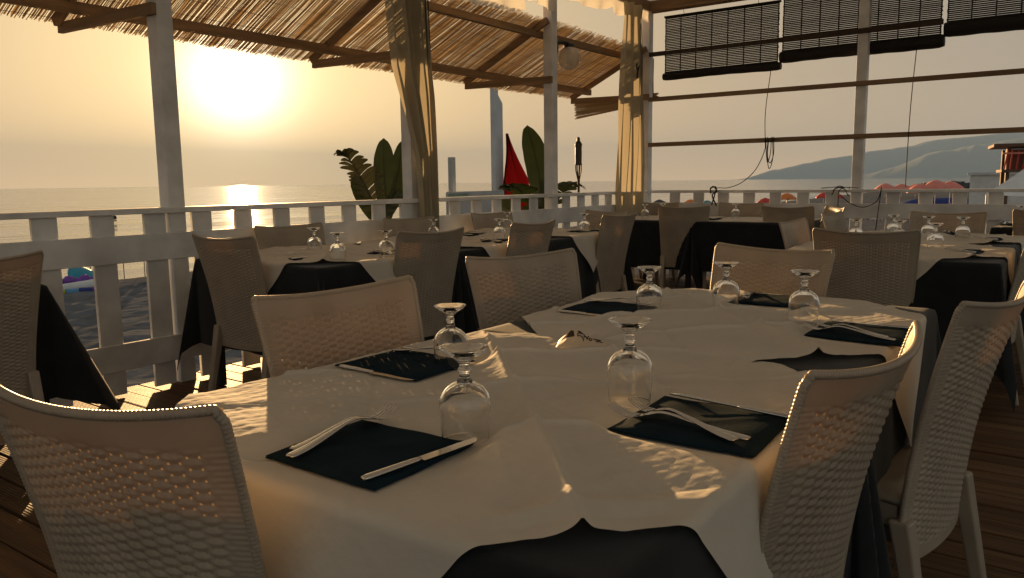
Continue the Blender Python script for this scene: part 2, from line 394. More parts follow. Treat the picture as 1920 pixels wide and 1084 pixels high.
def railing(name, label, along, lo, hi, posts):
    """along 'y': sea side at X=LX; along 'x': far side at Y=FY"""
    base = (LX, lo, 0) if along == 'y' else (lo, FY, 0)
    t = thing(name, label, 'railing', base)
    sgn = 1 if along == 'y' else -1
    def span(a0, a1, d0, d1, z0, z1):
        if along == 'y': return MB().span((LX+d0, a0, z0), (LX+d1, a1, z1))
        return MB().span((a0, FY-d0, z0), (a1, FY-d1, z1))
    span(lo, hi, -.035, .095, 1.008, 1.04).build('cap_rail', M['white_paint'], t, world=True, bevel=.004)
    span(lo, hi, .053, .075, .742, .895).build('upper_board', M['white_paint'], t, world=True, bevel=.003)
    span(lo, hi, .053, .075, .146, .296).build('lower_board', M['white_paint'], t, world=True, bevel=.003)
    a = (1.817-.297*20) if along == 'y' else (lo+.221-.297)
    k = 0
    while a < hi-.12:
        w = .128+random.uniform(-.004, .004)
        if a > lo and not any(a < p+.05 and a+w > p-.05 for p in posts):
            span(a, a+w, .028, .051, .008, 1.006).build('slat', M['white_paint'], t, world=True, bevel=.003)
        a += .297
    return t
railing('sea_railing', 'long white board railing with square gaps along the sea side of the deck', 'y', -3.2, FY-.14, POST_Y)
railing('end_railing', 'white board railing under the dark blinds at the far end of the deck', 'x', LX+.115, 2.85, [-1.92, .48])

def build_awning():
    t = thing('reed_awning', 'sloping reed mat awning on timber brackets along the sea side', 'awning', (LX, FY, 2.1))
    B = lambda mb, n, mm, **k: mb.build(n, mm, t, world=True, **k)
    for i, y in enumerate(POST_Y+[FY]):
        yy = y-.068 if i < len(POST_Y) else y-.068
        B(MB().bar((LX+.06, yy, 2.145), (-5.36, yy, 2.165), .034, .065), 'arm', M['raw_timber_x'], bevel=.002)
        B(MB().bar((LX+.04, yy-.037, 2.70), (-5.34, yy-.037, 2.195), .034, .062), 'strut', M['raw_timber_x'], bevel=.002)
    B(MB().bar((-5.13, -3.6, 2.255), (-5.13, FY+.0, 2.262), .05, .07), 'lower_beam', M['raw_timber'], bevel=.002)
    B(MB().bar((-4.45, -3.6, 2.592), (-4.45, FY+.0, 2.592), .045, .065), 'upper_beam', M['raw_timber'], bevel=.002)
    def line(s):    # slope coordinate -> point; s = 0 at the top edge
        x = -4.36 - s; return x, 2.688 - .475*s
    mb = MB(); y = -3.6; r_ = np.random.RandomState(3)
    while y < FY+.02:
        for layer in ((0, 1) if r_.rand() < .22 else (0,)):
            if r_.rand() < .04: continue
            s0 = r_.uniform(-.05, .03); s1 = 1.04 + r_.uniform(-.022, .022) - (.0 if r_.rand() > .03 else .12*r_.rand())
            rad = r_.uniform(.0020, .0037); dy = r_.normal(0, .006); yy = y + r_.uniform(-.003, .003) + layer*.003
            rows = []; rad *= 1.05
            for s in (s0, (s0+s1)/2, s1):
                x, z = line(s); k = (s-s0)/(s1-s0)
                px_, py_, pz_ = x, yy+dy*(k-.5)*2, z+.006+layer*.006+r_.uniform(-.003, .003)+.008*math.sin(yy*2.1+s*2)
                rows.append([(px_, py_-rad, pz_), (px_-rad*.4, py_-rad*.4, pz_+rad*.8), (px_-rad*.4, py_+rad*.4, pz_+rad*.8), (px_, py_+rad, pz_)])
            mb.grid(np.array(rows))
        y += .0052
    B(mb, 'reed_mat', M['reed'])
    mb = MB()
    for s in (.06, .2, .34, .48, .62, .76, .9, .99):
        x, z = line(s); ys = np.arange(-3.6, FY, .06)
        mb.tube([(x+.012*math.sin(yy*3+s*9), yy, z-.001+.008*math.sin(yy*2.1+s*2)) for yy in ys], .0014, 4)
    B(mb, 'binding_wire', M['wire'])
    # the loose end of a second mat drops at the corner
    mb = MB(); n = 46
    for i in range(n):
        k = i/(n-1); f = lambda q: (-5.40+1.1*q)
        z0 = 2.17-.30*k; z1 = 2.24-.10*k
        for j in range(2):
            x0, x1 = -5.41+r_.uniform(-.02, .02), -4.28+r_.uniform(-.05, .05)
            pts = [(x0, FY+.10+.03*k+r_.uniform(-.004, .004), 2.20-.245*k+r_.uniform(-.003, .003)), ((x0+x1)/2, FY+.12+.03*k, 2.205-.17*k-.015*math.sin(k*3)), (x1, FY+.10, 2.20-.085*k)]
            mb.tube(pts, r_.uniform(.0022, .004), 4, caps=False)
    B(mb, 'loose_mat_end', M['reed'])
    mb = MB()
    for i in range(90):
        x = -4.30-.0085*i*0.32; 
        mb.tube([(x+r_.uniform(-.003, .003), FY+.08+.01*(i % 3), 2.62+r_.uniform(-.02, .01)), (x+r_.uniform(-.004, .004), FY+.09, 2.12+r_.uniform(-.03, .02))], .003, 4, caps=False)
    B(mb, 'corner_mat', M['reed'])
build_awning()

def build_blind(x0, x1, ztop, zroll, r, label):
    t = thing('bamboo_blind', label, 'blind', (x0, FY+.10, zroll), 0, 'rolled bamboo blinds at the far end')
    yb = FY+.09
    mb = MB(); z = ztop; pitch = .0186
    while z > zroll+r*.6:
        jx = random.uniform(-.004, .004)
        mb.span((x0+.012+jx, yb-.002, z-.0148+random.uniform(-.0006, .0006)), (x1-.012+jx, yb+.002, z)); z -= pitch
    mb.build('slats', M['blind'], t, world=True)
    mb = MB(); n = max(3, int((x1-x0)/.19))
    for i in range(n+1):
        x = x0+.02+(x1-x0-.04)*i/n
        mb.span((x-.006, yb-.006, zroll), (x+.006, yb-.003, ztop))
    mb.build('webbing', M['blind'], t, world=True)
    xs = np.linspace(x0-.005, x1+.02, 40)
    rr = r*(1+.03*np.sin(xs*23)); rr[0] *= .86; rr[-1] *= .86
    MB().tube([(x, yb, zroll+.004*math.sin(x*5)) for x in xs], rr, 16).build('roll', M['blind'], t, world=True, smooth=False)
    MB().span((x0, yb-.012, ztop), (x1, yb+.012, ztop+.022)).build('head_rail', M['blind'], t, world=True)
    mb = MB()
    for k in (.18, .82): mb.tube([(x0+(x1-x0)*k, yb, ztop+.02), (x0+(x1-x0)*k, yb-.02, 3.125)], .003, 5)
    mb.build('hanging_cord', M['rope'], t, world=True)
build_blind(-4.165, -2.80, 3.055, 2.385, .046, 'dark bamboo blind beside the corner post, the one hanging lowest')
build_blind(-2.785, -1.222, 3.085, 2.475, .066, 'dark bamboo blind crossed by the middle white post')
build_blind(-1.205, .44, 3.085, 2.575, .076, 'dark bamboo blind rolled highest, furthest from the corner post')

def build_curtain(prof, label, knot=None):
    """prof: list of (z, y0, y1) from the top down"""
    zs = np.array([p[0] for p in prof])[::-1]; a = np.array([p[1] for p in prof])[::-1]; b = np.array([p[2] for p in prof])[::-1]
    t = thing('curtain', label, 'curtain', (LX+.10, prof[-1][1], prof[-1][0]), 0, 'tied cream curtains at the sea side posts')
    Z = np.linspace(prof[0][0], prof[-1][0], 90); U = np.linspace(0, 1, 90); P = []
    for z in Z:
        y0, y1 = np.interp(z, zs, a), np.interp(z, zs, b); row = []
        amp = .030*min(1, (y1-y0)/.35)+.012
        for u in U:
            f = math.sin(u*31+.6*math.sin(z*2.2)) + .5*math.sin(u*13.7+1.9+z*.9)
            row.append((LX+.135+amp*f, y0+(y1-y0)*(u+.018*math.sin(u*31+1.2)), z))
        P.append(row)
    MB().grid(np.array(P)).build('cloth', M['curtain'], t, world=True, smooth=True)
    mb = MB()
    for u0 in (.86, .93):
        mb.tube([(LX+.150+.01*math.sin(z*3), np.interp(z, zs, a)+(np.interp(z, zs, b)-np.interp(z, zs, a))*u0, z) for z in Z[::4]], .005, 5)
    mb.build('dark_hem', M['darkgrey'], t, world=True)
    if knot:
        y, z = knot
        mb = MB(); mb.tube([(LX+.20, y-.03, z+.09), (LX+.205, y-.035, z+.03), (LX+.20, y-.01, z+.02), (LX+.21, y+.01, z+.07), (LX+.20, y-.01, z-.0), (LX+.20, y-.02, z-.07)], .009, 6)
        mb.build('tie', M['darkgrey'], t, world=True)
build_curtain([(3.10, 4.28, 4.77), (2.5, 4.325, 4.775), (2.03, 4.376, 4.80), (1.84, 4.44, 4.815), (1.34, 4.60, 4.82), (1.03, 4.625, 4.82), (.78, 4.63, 4.82)], 'cream curtain gathered and twisted aside at the second sea side post')
build_curtain([(3.10, 7.99, 8.43), (2.95, 8.02, 8.38), (2.5, 7.97, 8.42), (2.0, 7.92, 8.46), (1.4, 7.87, 8.49), (1.0, 7.84, 8.47), (.78, 7.86, 8.45)], 'cream curtain hanging in folds beside the corner post with a dark tie', (8.20, 2.36))

def build_lamp():
    t = thing('globe_lamp', 'clear globe lamp on a black bracket fixed to the third sea side post', 'lamp', (LX+.04, 6.77, 2.42))
    y = 6.77
    MB().span((LX-.02, y-.008, 2.42), (LX+.05, y+.012, 2.52)).build('bracket_plate', M['black_metal'], t, world=True, bevel=.004)
    MB().tube(spl([(LX+.01, y, 2.50), (LX+.02, y+.10, 2.53), (LX+.02, y+.22, 2.535), (LX+.02, y+.30, 2.51)], 16), .022, 8).build('bracket_arm', M['black_metal'], t, world=True, smooth=True)
    c = (LX+.02, y+.26, 2.395)
    prof = [(.118*math.sin(a), -.118*math.cos(a)) for a in np.linspace(.02, PI-.45, 22)]
    inn = [(max(r-.003, .0005), z) for r, z in prof][::-1]
    MB().lathe(prof+inn, 32, c, closed=True).build('globe', M['globe'], t, world=True, smooth=True)
    MB().lathe([(.0, -.07), (.02, -.06), (.024, -.02), (.018, .03), (.016, .10)], 14, c).build('bulb', M['white'], t, world=True, smooth=True)
    MB().lathe([(.055, .10), (.055, .13), (.03, .145)], 18, c).build('collar', M['black_metal'], t, world=True, smooth=True)
build_lamp()

def rope(name, label, paths, r=.006, loc=None):
    mb = MB()
    for p in paths: mb.tube(spl(p, 8*len(p)), r, 6)
    o = mb.build(name, M['rope']); me = o.data
    l = Vector(loc or paths[0][-1]); me.transform(Matrix.Translation(-l)); o.location = l
    return tag(o, label, 'rope')
yr = FY-.10
rope('pull_cord', 'black blind cord with its slack looped over the lower bare wood rail', [
    [(-2.87, FY+.04, 2.36), (-2.87, yr-.005, 1.9), (-2.868, yr, 1.61), (-2.862, yr, 1.50)],
    [(-2.862, yr, 1.61), (-2.85, yr, 1.45), (-2.83, yr-.01, 1.34), (-2.80, yr-.012, 1.44), (-2.80, yr, 1.61)],
    [(-2.84, yr-.006, 1.61), (-2.835, yr-.01, 1.40), (-2.81, yr-.01, 1.27), (-2.775, yr-.01, 1.38), (-2.785, yr-.005, 1.61)],
    [(-2.82, yr-.015, 1.60), (-2.83, yr-.018, 1.42), (-2.80, yr-.018, 1.33), (-2.765, yr-.016, 1.43), (-2.77, yr-.01, 1.61)],
    [(-2.86, yr, 1.50), (-2.90, yr, 1.38), (-2.98, yr, 1.24), (-3.12, yr, 1.12), (-3.27, yr, 1.065), (-3.38, yr, 1.065), (-3.42, yr, 1.05)]], .0045, (-2.86, yr, 1.3))
rope('pull_cord', 'long straight black cord hanging from the middle blind down to the rail', [[(-1.44, FY+.06, 2.44), (-1.445, yr+.02, 1.8), (-1.452, yr+.02, 1.06)]], .0045)
rope('knotted_rope', 'black rope knotted round the rail near the slack cord', [
    [(-3.46, yr-.03, 1.0), (-3.47, yr-.02, 1.06), (-3.44, yr+.02, 1.075), (-3.40, yr-.03, 1.06), (-3.42, yr-.03, .97), (-3.45, yr-.03, .87)],
    [(-3.47, yr-.035, 1.05), (-3.43, yr-.04, 1.08), (-3.39, yr-.035, 1.03), (-3.44, yr-.04, .98), (-3.39, yr-.03, .86)]],   .008, (-3.43, yr, 1.04))
rope('knotted_rope', 'black rope tied round the rail by the middle post, its end hanging down', [
    [(-2.13, yr-.03, 1.03), (-2.08, yr-.02, 1.075), (-2.03, yr-.03, 1.06), (-2.07, yr-.04, 1.0), (-2.065, yr-.04, .7), (-2.065, yr-.05, .35), (-2.06, yr-.06, .05)],
    [(-2.25, yr-.02, 1.055), (-2.12, yr-.03, 1.065), (-1.99, yr-.03, 1.062), (-1.88, yr-.03, 1.055)],
    [(-2.14, yr-.03, .98), (-2.10, yr-.04, 1.05), (-2.02, yr-.04, 1.05), (-1.97, yr-.04, .97)],
    [(-2.05, yr-.04, .98), (-1.95, yr-.05, .90), (-1.82, yr-.05, .86), (-1.70, yr-.05, .92), (-1.66, yr-.04, 1.04)],
    [(-1.66, yr-.04, 1.06), (-1.68, yr-.05, .8), (-1.70, yr-.05, .55)]], .0045, (-2.07, yr, 1.04))
# ------------------------------------------------------------------ woven chair (made once, then copied)
def chair_meshes():
    HW = lambda v: .212+.036*np.maximum(v, 0)**1.4
    Z0, Z1 = .285, .885
    def surf(u, v):
        """u in -1..1 across, v in 0..1 up -> point on the middle of the shell (chair faces +Y)"""
        v = np.maximum(v, 0)*1.0; x = HW(v)*u
        y = -.205-.032*v-.095*v**2.0 + .046*u*u*(.55+.45*v)
        z = Z0+(Z1-Z0)*v + .020*u*u*v**5 - .012*(u**4)*(1-v)**4*0
        return np.stack([x, y, z], -1)
    # weave zone: columns of .030 m, rows of .0175 m
    ncol, nrow, rc, rr = 16, 34, 12, 10
    bw = .075
    us = np.concatenate([np.linspace(-1, -1+bw*1.25, 5)[:-1], np.linspace(-1+bw*1.25, 1-bw*1.25, ncol*rc+1), np.linspace(1-bw*1.25, 1, 5)[1:]])
    vz0, vz1 = .045, .935
    vs_ = np.concatenate([np.linspace(0, vz0, 4)[:-1], np.linspace(vz0, vz1, nrow*rr+1), np.linspace(vz1, 1, 5)[1:]])
    Ug, Vg = np.meshgrid(us, vs_)
    P = surf(Ug, Vg)
    du = surf(Ug+1e-3, Vg)-surf(Ug-1e-3, Vg); dv = surf(Ug, Vg+2e-3)-surf(Ug, Vg)
    Nn = np.cross(du, dv); Nn /= np.linalg.norm(Nn, axis=-1, keepdims=True)
    cx = (Ug+1-bw*1.25)/(2-2*bw*1.25)*ncol; cyv = (Vg-vz0)/(vz1-vz0)*nrow
    fr = cx-np.floor(cx); wx = np.floor(cx)+np.interp(fr, [0, .26, .74, 1], [0, 1/3, 2/3, 1])
    f = np.cos(2*PI*wx)+np.cos(2*PI*(cyv-.5*wx))+np.cos(2*PI*(cyv+.5*wx))
    edge = np.clip(np.minimum(np.minimum(cx, ncol-cx)/.7, np.minimum(cyv, nrow-cyv)/.7), 0, 1)
    f2 = (f+1.5)/4.5
    dent = np.clip((.75-f)/2.25, 0, 1)**1.35*edge
    strand = .0005*np.cos(2*PI*(cyv*2))*edge*(1-dent)
    rib = (1-np.clip(np.minimum(cx, ncol-cx)+.2, 0, 1))*.0005*np.sin(2*PI*cyv*2)
    half = .0034*(1-.86*dent)+strand+rib
    fc = (f[:-1, :-1]+f[1:, 1:]+f[1:, :-1]+f[:-1, 1:])/4; ec = (edge[:-1, :-1]+edge[1:, 1:])/2
    vc = (Vg[:-1, :-1]+Vg[1:, 1:])/2
    thr = np.where(vc > .50, -1.33, np.where(vc > .16, -1.40, -9))
    keep = ~((fc < thr) & (ec > .95))
    mb = MB(); mb.grid(P+Nn*half[..., None], keep); mb.grid((P-Nn*half[..., None])[:, ::-1], keep[:, ::-1])
    back = mb.mesh('woven_back', M['rattan'], smooth=True)
    # rolled, ribbed rim round the shell
    pts = [surf(-1, v) for v in np.linspace(0, .975, 60)]+[surf(u, 1.0)+np.array([0, 0, .0]) for u in np.linspace(-.965, .965, 60)]+[surf(1, v) for v in np.linspace(.975, 0, 60)]
    pts = np.array(pts); d = np.r_[0, np.cumsum(np.linalg.norm(np.diff(pts, axis=0), axis=1))]
    n = int(d[-1]/.00155); s = np.linspace(0, d[-1], n)
    path = np.stack([np.interp(s, d, pts[:, i]) for i in range(3)], -1)
    for _ in range(2): path[1:-1] = (path[:-2]+2*path[1:-1]+path[2:])/4
    mb = MB(); mb.tube(path,   .0066*(1+.08*np.sin(2*PI*s/.0062)), 8); rim = mb.mesh('rim', M['rattan'], smooth=True)
    # seat: rounded woven slab with apron
    mb = MB(); n = 26; U = np.linspace(-1, 1, n); rows = []
    for v in np.linspace(-1, 1, n):
        row = []
        for u in U:
            e = max(abs(u), abs(v))
            row.append((.203*u*(1-.02*v), .018+.196*v, .452-.012*(1-u*u)*(1-v*v)-.018*max(0, e-.86)/.14+.0012*math.sin(u*60)*math.sin(v*60)))
        rows.append(row)
    mb.grid(np.array(rows)); seat = mb.mesh('seat', M['rattan'], smooth=True, solid=.016)
    mb = MB()
    mb.span((-.20, .185, .375), (.20, .212, .432)); mb.span((-.202, -.17, .375), (-.185, .184, .432)); mb.span((.185, -.17, .375), (.202, .184, .432))
    apron = mb.mesh('apron', M['rattan'], bevel=.004)
    def leg(p0, p1, w0, w1):
        mb = MB(); v = []
        for p, w in ((p0, w0), (p1, w1)):
            for i, j in ((-1, -1), (1, -1), (1, 1), (-1, 1)): v.append((p[0]+w*i/2, p[1]+w*j/2, p[2]))
        mb.add(v, [(3, 2, 1, 0), (4, 5, 6, 7), (0, 1, 5, 4), (1, 2, 6, 5), (2, 3, 7, 6), (3, 0, 4, 7)]); return mb.mesh('leg', M['rattan'], bevel=.006)
    legs = [leg((sx*.214, -.262, 0), (sx*.205, -.182, .40), .030, .046) for sx in (-1, 1)]+[leg((sx*.212, .212, 0), (sx*.203, .190, .432), .030, .044) for sx in (-1, 1)]
    return back, rim, seat, apron, legs
CH = chair_meshes(); _proto = None
def chair(mx, my, deg, label, group='woven plastic chairs at the tables'):
    """(mx, my): middle of the top edge between its corners; deg: 0 faces +Y"""
    global _proto
    a = math.radians(deg); off = .286
    loc = (mx-math.sin(a)*off, my+math.cos(a)*off, 0)
    if _proto is None:
        t = thing('woven_chair', label, 'chair', loc, a, group); back, rim, seat, apron, legs = CH
        b = link('woven_back', back, t); link('rim', rim, b)
        s = link('seat', seat, t); link('apron', apron, s)
        for l in legs: link('leg', l, t)
        _proto = t; return t
    t = copy_tree(_proto); t.location = loc; t.rotation_euler = (0, 0, a); t['label'] = label; t['group'] = group
    return t
chair(-1.035, .485, 8, 'beige woven chair closest to the viewer, at the near end of the front table')
chair(-1.505, 1.345, -94, 'beige woven chair across the front table behind the pair of overlapping glasses')
chair(-1.63, 2.33, -107, 'beige woven chair across the front table behind the bare dark cloth triangle')
chair(-.945, 3.00, 166, 'beige woven chair at the far end of the front table, facing the viewer')
chair(-.252, 1.292, 84, 'beige woven chair tucked against the near right edge of the front table, seen edge on')
chair(-.143, 2.055, 80, 'beige woven chair cut by the right side of the photo, beside the front table')
chair(-.875, 4.24, 4, 'beige woven chair turned away from us before the right rear table')
chair(-3.62, 2.45, 3, 'beige woven chair by the railing post with sunlit boards under its legs')
chair(-2.93, 3.31, 84, 'beige woven chair nearest along the inner side of the railing tables')
chair(-2.90, 4.28, 90, 'beige woven chair second along the inner side of the railing tables')
chair(-2.92, 5.50, 87, 'beige woven chair last along the inner side of the railing tables, tall and narrow')
chair(-3.20, 7.36, 22, 'beige woven chair with clear legs showing, left one before the far end table')
chair(-2.25, 7.55, -4, 'beige woven chair right of centre with its back to us before the far end table')
chair(-4.17, 3.32, -97, 'beige woven chair against the sea railing under the sun glint, nearest of three')
chair(-4.14, 4.42, -97, 'beige woven chair against the sea railing beneath the banana leaves')
chair(-4.14, 5.45, -97, 'beige woven chair against the sea railing in front of the notice board')
chair(-3.36, 6.08, 166, 'beige woven chair at the far end of the railing tables, facing the viewer')
chair(-1.46, 5.03, -92, 'beige woven chair left of the right rear table, nearer of the two there')
chair(-1.50, 6.15, -92, 'shaded beige woven chair just in front of the sunlit one')
chair(-1.82, 7.55, 122, 'beige woven chair with its back lit orange by the sun')
chair(-.80, 6.60, 180, 'beige woven chair facing us behind three glasses on the right rear table')
chair(-.17, 4.88, 86, 'beige woven chair at the right photo edge beside the right rear table')
chair(-3.05, 8.56, 180, 'beige woven chair behind the far end table beside the knotted rope, facing us')
chair(-4.02, 8.54, 180, 'beige woven chair behind the far end table in the corner of the deck')
chair(-.18, 7.16, 2, 'beige woven chair at the extreme right before the far right table')
chair(-3.43, 1.24, 90, 'beige woven chair at the left edge of the photo beside the hanging black cloth')

# ------------------------------------------------------------------ tables and cloths
T = .75; A_ = .525
def crease(s, t, main):
    """height of fold ridges in the paper; s, t along its folds, metres from its middle"""
    h = 0
    rd = lambda d, w: np.exp(-np.abs(d)/w)
    k = 1 if main else .8
    wav = lambda x: 1+.25*np.sin(x*21+.7)
    h = h + k*(.0105*rd(t+.005, .008)*wav(s) - .0060*rd(t-.012, .010)*wav(s) - .0050*rd(t-.296, .010)*wav(s+1) +   .0110*rd(t-.282, .007) + .0115*rd(t+.285, .006)*wav(s+2) - .0040*rd(t+.270, .010))
    h = h + .0060*rd(s, .007) - .003*rd(s-.012, .01) + k*(  .0105*rd(s-.28, .006)*wav(t) - .003*rd(s-.292, .010) - .0046*rd(s+.28, .008)*wav(t+1))
    h = h + .0013*np.sin(s*17+1.3)*np.sin(t*13+.4)+.0010*np.sin(s*31+t*23)
    # small crumples
    for a_, b_, c_, d_ in ((61, 23, .5, .0007), (-37, 71, 1.7, .0006), (93, -58, 2.9, .0004), (120, 77, .9, .0003), (-44, 150, 4.1, .0003)):
        h = h + d_*np.abs(np.sin(a_*s+b_*t+c_+1.5*np.sin(9*t+c_)))
    return h
PRESSED = [(-.840, .803, 2, .232, .215), (-.480, 1.205, 1, .235, .228), (-1.200, 1.258, 0, .250, .200), (-1.195, 2.165, 0, .240, .220), (-.815, 2.600, 2, .205, .235), (-.440, 2.155, -2, .235, .225)]   # napkins hold the paper flat
class Paper:
    def __init__(s, cx, cy, a, seed, sx=1.0): s.cx, s.cy, s.a, s.seed, s.sx = cx, cy, a, seed, sx
    def h(s, x, y):
        x = (np.asarray(x)-s.cx)/s.sx; y = np.asarray(y)-s.cy
        p = (x+y)/math.sqrt(2); q = (y-x)/math.sqrt(2)       # p along (1,1), q along (-1,1)
        near = np.clip((-q-.05)/.5, 0, 1)                     # towards the (1,-1) corner, nearest the viewer
        r = crease(p*1.0, q*1.0, True)
        r = r + .016*near*np.exp(-np.abs(p)/.035) + .007*np.exp(-np.abs(p)/.02)
        if s.seed < 1: m_ = np.clip((p+.13)/.06, 0, 1)*(.6*np.clip((.46-p)/.09, 0, 1)+.4*np.clip((.15-p)/.09, 0, 1))   # curled edge on the railing side, plus added sloping folds that shade the paper
        else: m_ = .75*np.clip((p+.45)/.1, 0, 1)*np.clip((.20-p)/.09, 0, 1)
        fr = np.mod(.285-q, .285)/.285
        saw = np.where(fr < .88, 1-fr/.88, (fr-.88)/.12)
        r = r + m_*(.010*np.exp(-np.abs(.50-q)/.03) + .025*saw*np.clip((.53-q)/.06, 0, 1)*np.clip((q+.60)/.10, 0, 1))
        if s.seed < 1: r = r + .019*np.clip(.34-q, 0, .5)/.5*np.clip((-.24-p)/.10, 0, 1)*np.clip((q+.36)/.16, 0, 1) - .007*np.exp(-np.abs(q+.005)/.008)*np.clip((-.2-p)/.1, 0, 1)  # added slope tips the left strip towards the sun to brighten it
        r = r + .0018*np.sin(x*9+s.seed)*np.sin(y*11+s.seed*2)
        r = np.maximum(r+.0045, .0005); X = x*s.sx+s.cx; Y = y+s.cy
        for cx, cy, dg, w, d in PRESSED:
            a = math.radians(dg); u = (X-cx)*math.cos(a)+(Y-cy)*math.sin(a); v = (Y-cy)*math.cos(a)-(X-cx)*math.sin(a)
            k = np.clip(np.hypot(np.maximum(np.abs(u)-w/2-.002, 0), np.maximum(np.abs(v)-d/2-.002, 0))/.05, 0, 1); k = k*k*(3-2*k)
            r = .0035+.12*(r-.0035)*(1-k)+(r-.0035)*k
        return r
def drape(s_half, rot, n, a, zt, hfun=None, rad=.018, flare=.05, corner=.30, wob=1.0, seed=0):
    g = np.linspace(-s_half, s_half, n); X0, Y0 = np.meshgrid(g, g)
    c, sn = math.cos(rot), math.sin(rot); X = X0*c-Y0*sn; Y = X0*sn+Y0*c
    px, py = np.clip(X, -a, a), np.clip(Y, -a, a); ex, ey = X-px, Y-py
    e = np.hypot(ex, ey); nx = np.where(e > 1e-9, ex/np.maximum(e, 1e-9), 0); ny = np.where(e > 1e-9, ey/np.maximum(e, 1e-9), 0)
    corn = np.clip(2*np.minimum(abs(nx), abs(ny)), 0, 1)
    arc = np.minimum(e/rad, PI/2); rest = np.maximum(e-rad*PI/2, 0)
    along = np.where(abs(nx) > abs(ny), Y, X)
    fl = flare+ (corner-flare)*corn**1.5 + wob*(1-corn)*(.030*np.sin(along*15+seed)+.022*np.sin(along*27+seed*1.7))
    out = rad*np.sin(arc)+rest*fl; z = zt-rad*(1-np.cos(arc))-rest*np.sqrt(np.maximum(1-fl**2, .3))
    if hfun is not None: z = z+hfun(px, py)*np.exp(-rest/.05)
    return np.stack([px+nx*out, py+ny*out, z], -1)
def table_meshes():
    top = MB().span((-A_+.008, -A_+.008, .722), (A_-.008, A_-.008, .7465)).mesh('tabletop', M['darkgrey'], bevel=.004)
    leg = MB().span((-.025, -.025, 0), (.025, .025, .7215)).mesh('leg', M['darkgrey'], bevel=.004)
    cloth = MB().grid(drape(A_+.50, 0, 110, A_, T, None, flare=.02, wob=.5, corner=.21, seed=.4)).mesh('black_tablecloth', M['black_cloth'], smooth=True)
    pap = [MB().grid(drape(.585, PI/4, 110, A_+.004, T+.003, (lambda sd: lambda x, y: Paper(0, 0, A_, sd).h(x, y))(sd), flare=.08, corner=.1, seed=sd)).mesh('paper_overlay', M['white_paper'], smooth=True) for sd in (1.1, 2.7)]
    small = MB().grid(drape(A_*.64+.50, 0, 90, A_*.63, T, None, corner=.40, seed=.4)).mesh('black_tablecloth', M['black_cloth'], smooth=True)
    square = MB().grid(drape(.50, 0, 60, A_, T+.003, lambda x, y: .0012+.001*np.sin(x*19)*np.sin(y*15)+.003*np.exp(-np.abs(x)/.012)+.002*np.exp(-np.abs(y)/.012))).mesh('paper_overlay', M['white_paper'], smooth=True)
    return top, leg, cloth, pap, small, square
TM = table_meshes()
PAPERS = []
def table(cx, cy, desc, paper=True, own=None, sx=1.0, sy=1.0, flat=False):
    top, leg, cloth, pap, small, square = TM
    t = thing('dining_table', 'black clothed dining table '+desc, 'table', (cx, cy, 0), 0, 'tables under black cloths')
    o = link('tabletop', top, t); o.scale = (sx, sy, 1)
    for i in (-1, 1):
        for j in (-1, 1): l = link('leg', leg, t); l.location = (i*(A_-.06)*sx, j*(A_-.06)*sy, 0)
    c = link('black_tablecloth', cloth if sx > .9 else small); c.location = (cx, cy, 0); c.scale = (sx, 1, 1) if sx > .9 else (1, 1, 1)
    tag(c, 'black tablecloth on the table '+desc, 'tablecloth', 'black tablecloths')
    if paper:
        if own is not None:
            p = Paper(cx, cy, A_, own, sx); PAPERS.append(p)
            V = drape(.632 if own < 1 else .598, PI/4, 330, A_+.004, T+.003, lambda x, y: p.h(x*sx+cx, y+cy), flare=.07, corner=.10, wob=.35, seed=own)
            o = MB().grid(V).build('paper_overlay', M['white_paper'], smooth=True)
        else: o = link('paper_overlay', square if flat else pap[len(desc) % 2])
        o.location = (cx, cy, 0); o.scale = (sx, 1, 1); tag(o, 'white paper laid over the table '+desc, 'table cover', 'white paper table covers')
table(-.855, 1.185, 'nearest the viewer, with the shell on it', own=.3, sx=.935)
table(-.855, 2.236, 'joined behind the nearest one, with three glasses', own=1.9, sx=.935)
table(-3.565, 3.125, 'by the sea railing, nearest of three in its row')
table(-3.565, 4.176, 'by the sea railing, middle of three in its row')
table(-3.565, 5.227, 'by the sea railing, last of three')
table(-.83, 4.88, 'right of centre, nearer half of the right rear pair')
table(-.83, 5.931, 'right of centre, further half of the right rear pair')
table(-3.66, 7.95, 'at the far end by the corner post', flat=True)
table(-2.609, 7.95, 'at the far end under the middle blind', flat=True)
table(-.05, 7.95, 'at the far end on the extreme right', flat=True)
table(-3.93, 1.22, 'at the left edge of the photo without paper', paper=False, sx=.62, sy=.64)

def surf_z(x, y):
    for p in PAPERS:
        if abs(x-p.cx) <= A_*p.sx+.001 and abs(y-p.cy) <= A_+.001: return T+.003+float(p.h(x, y))
    return T+.0075
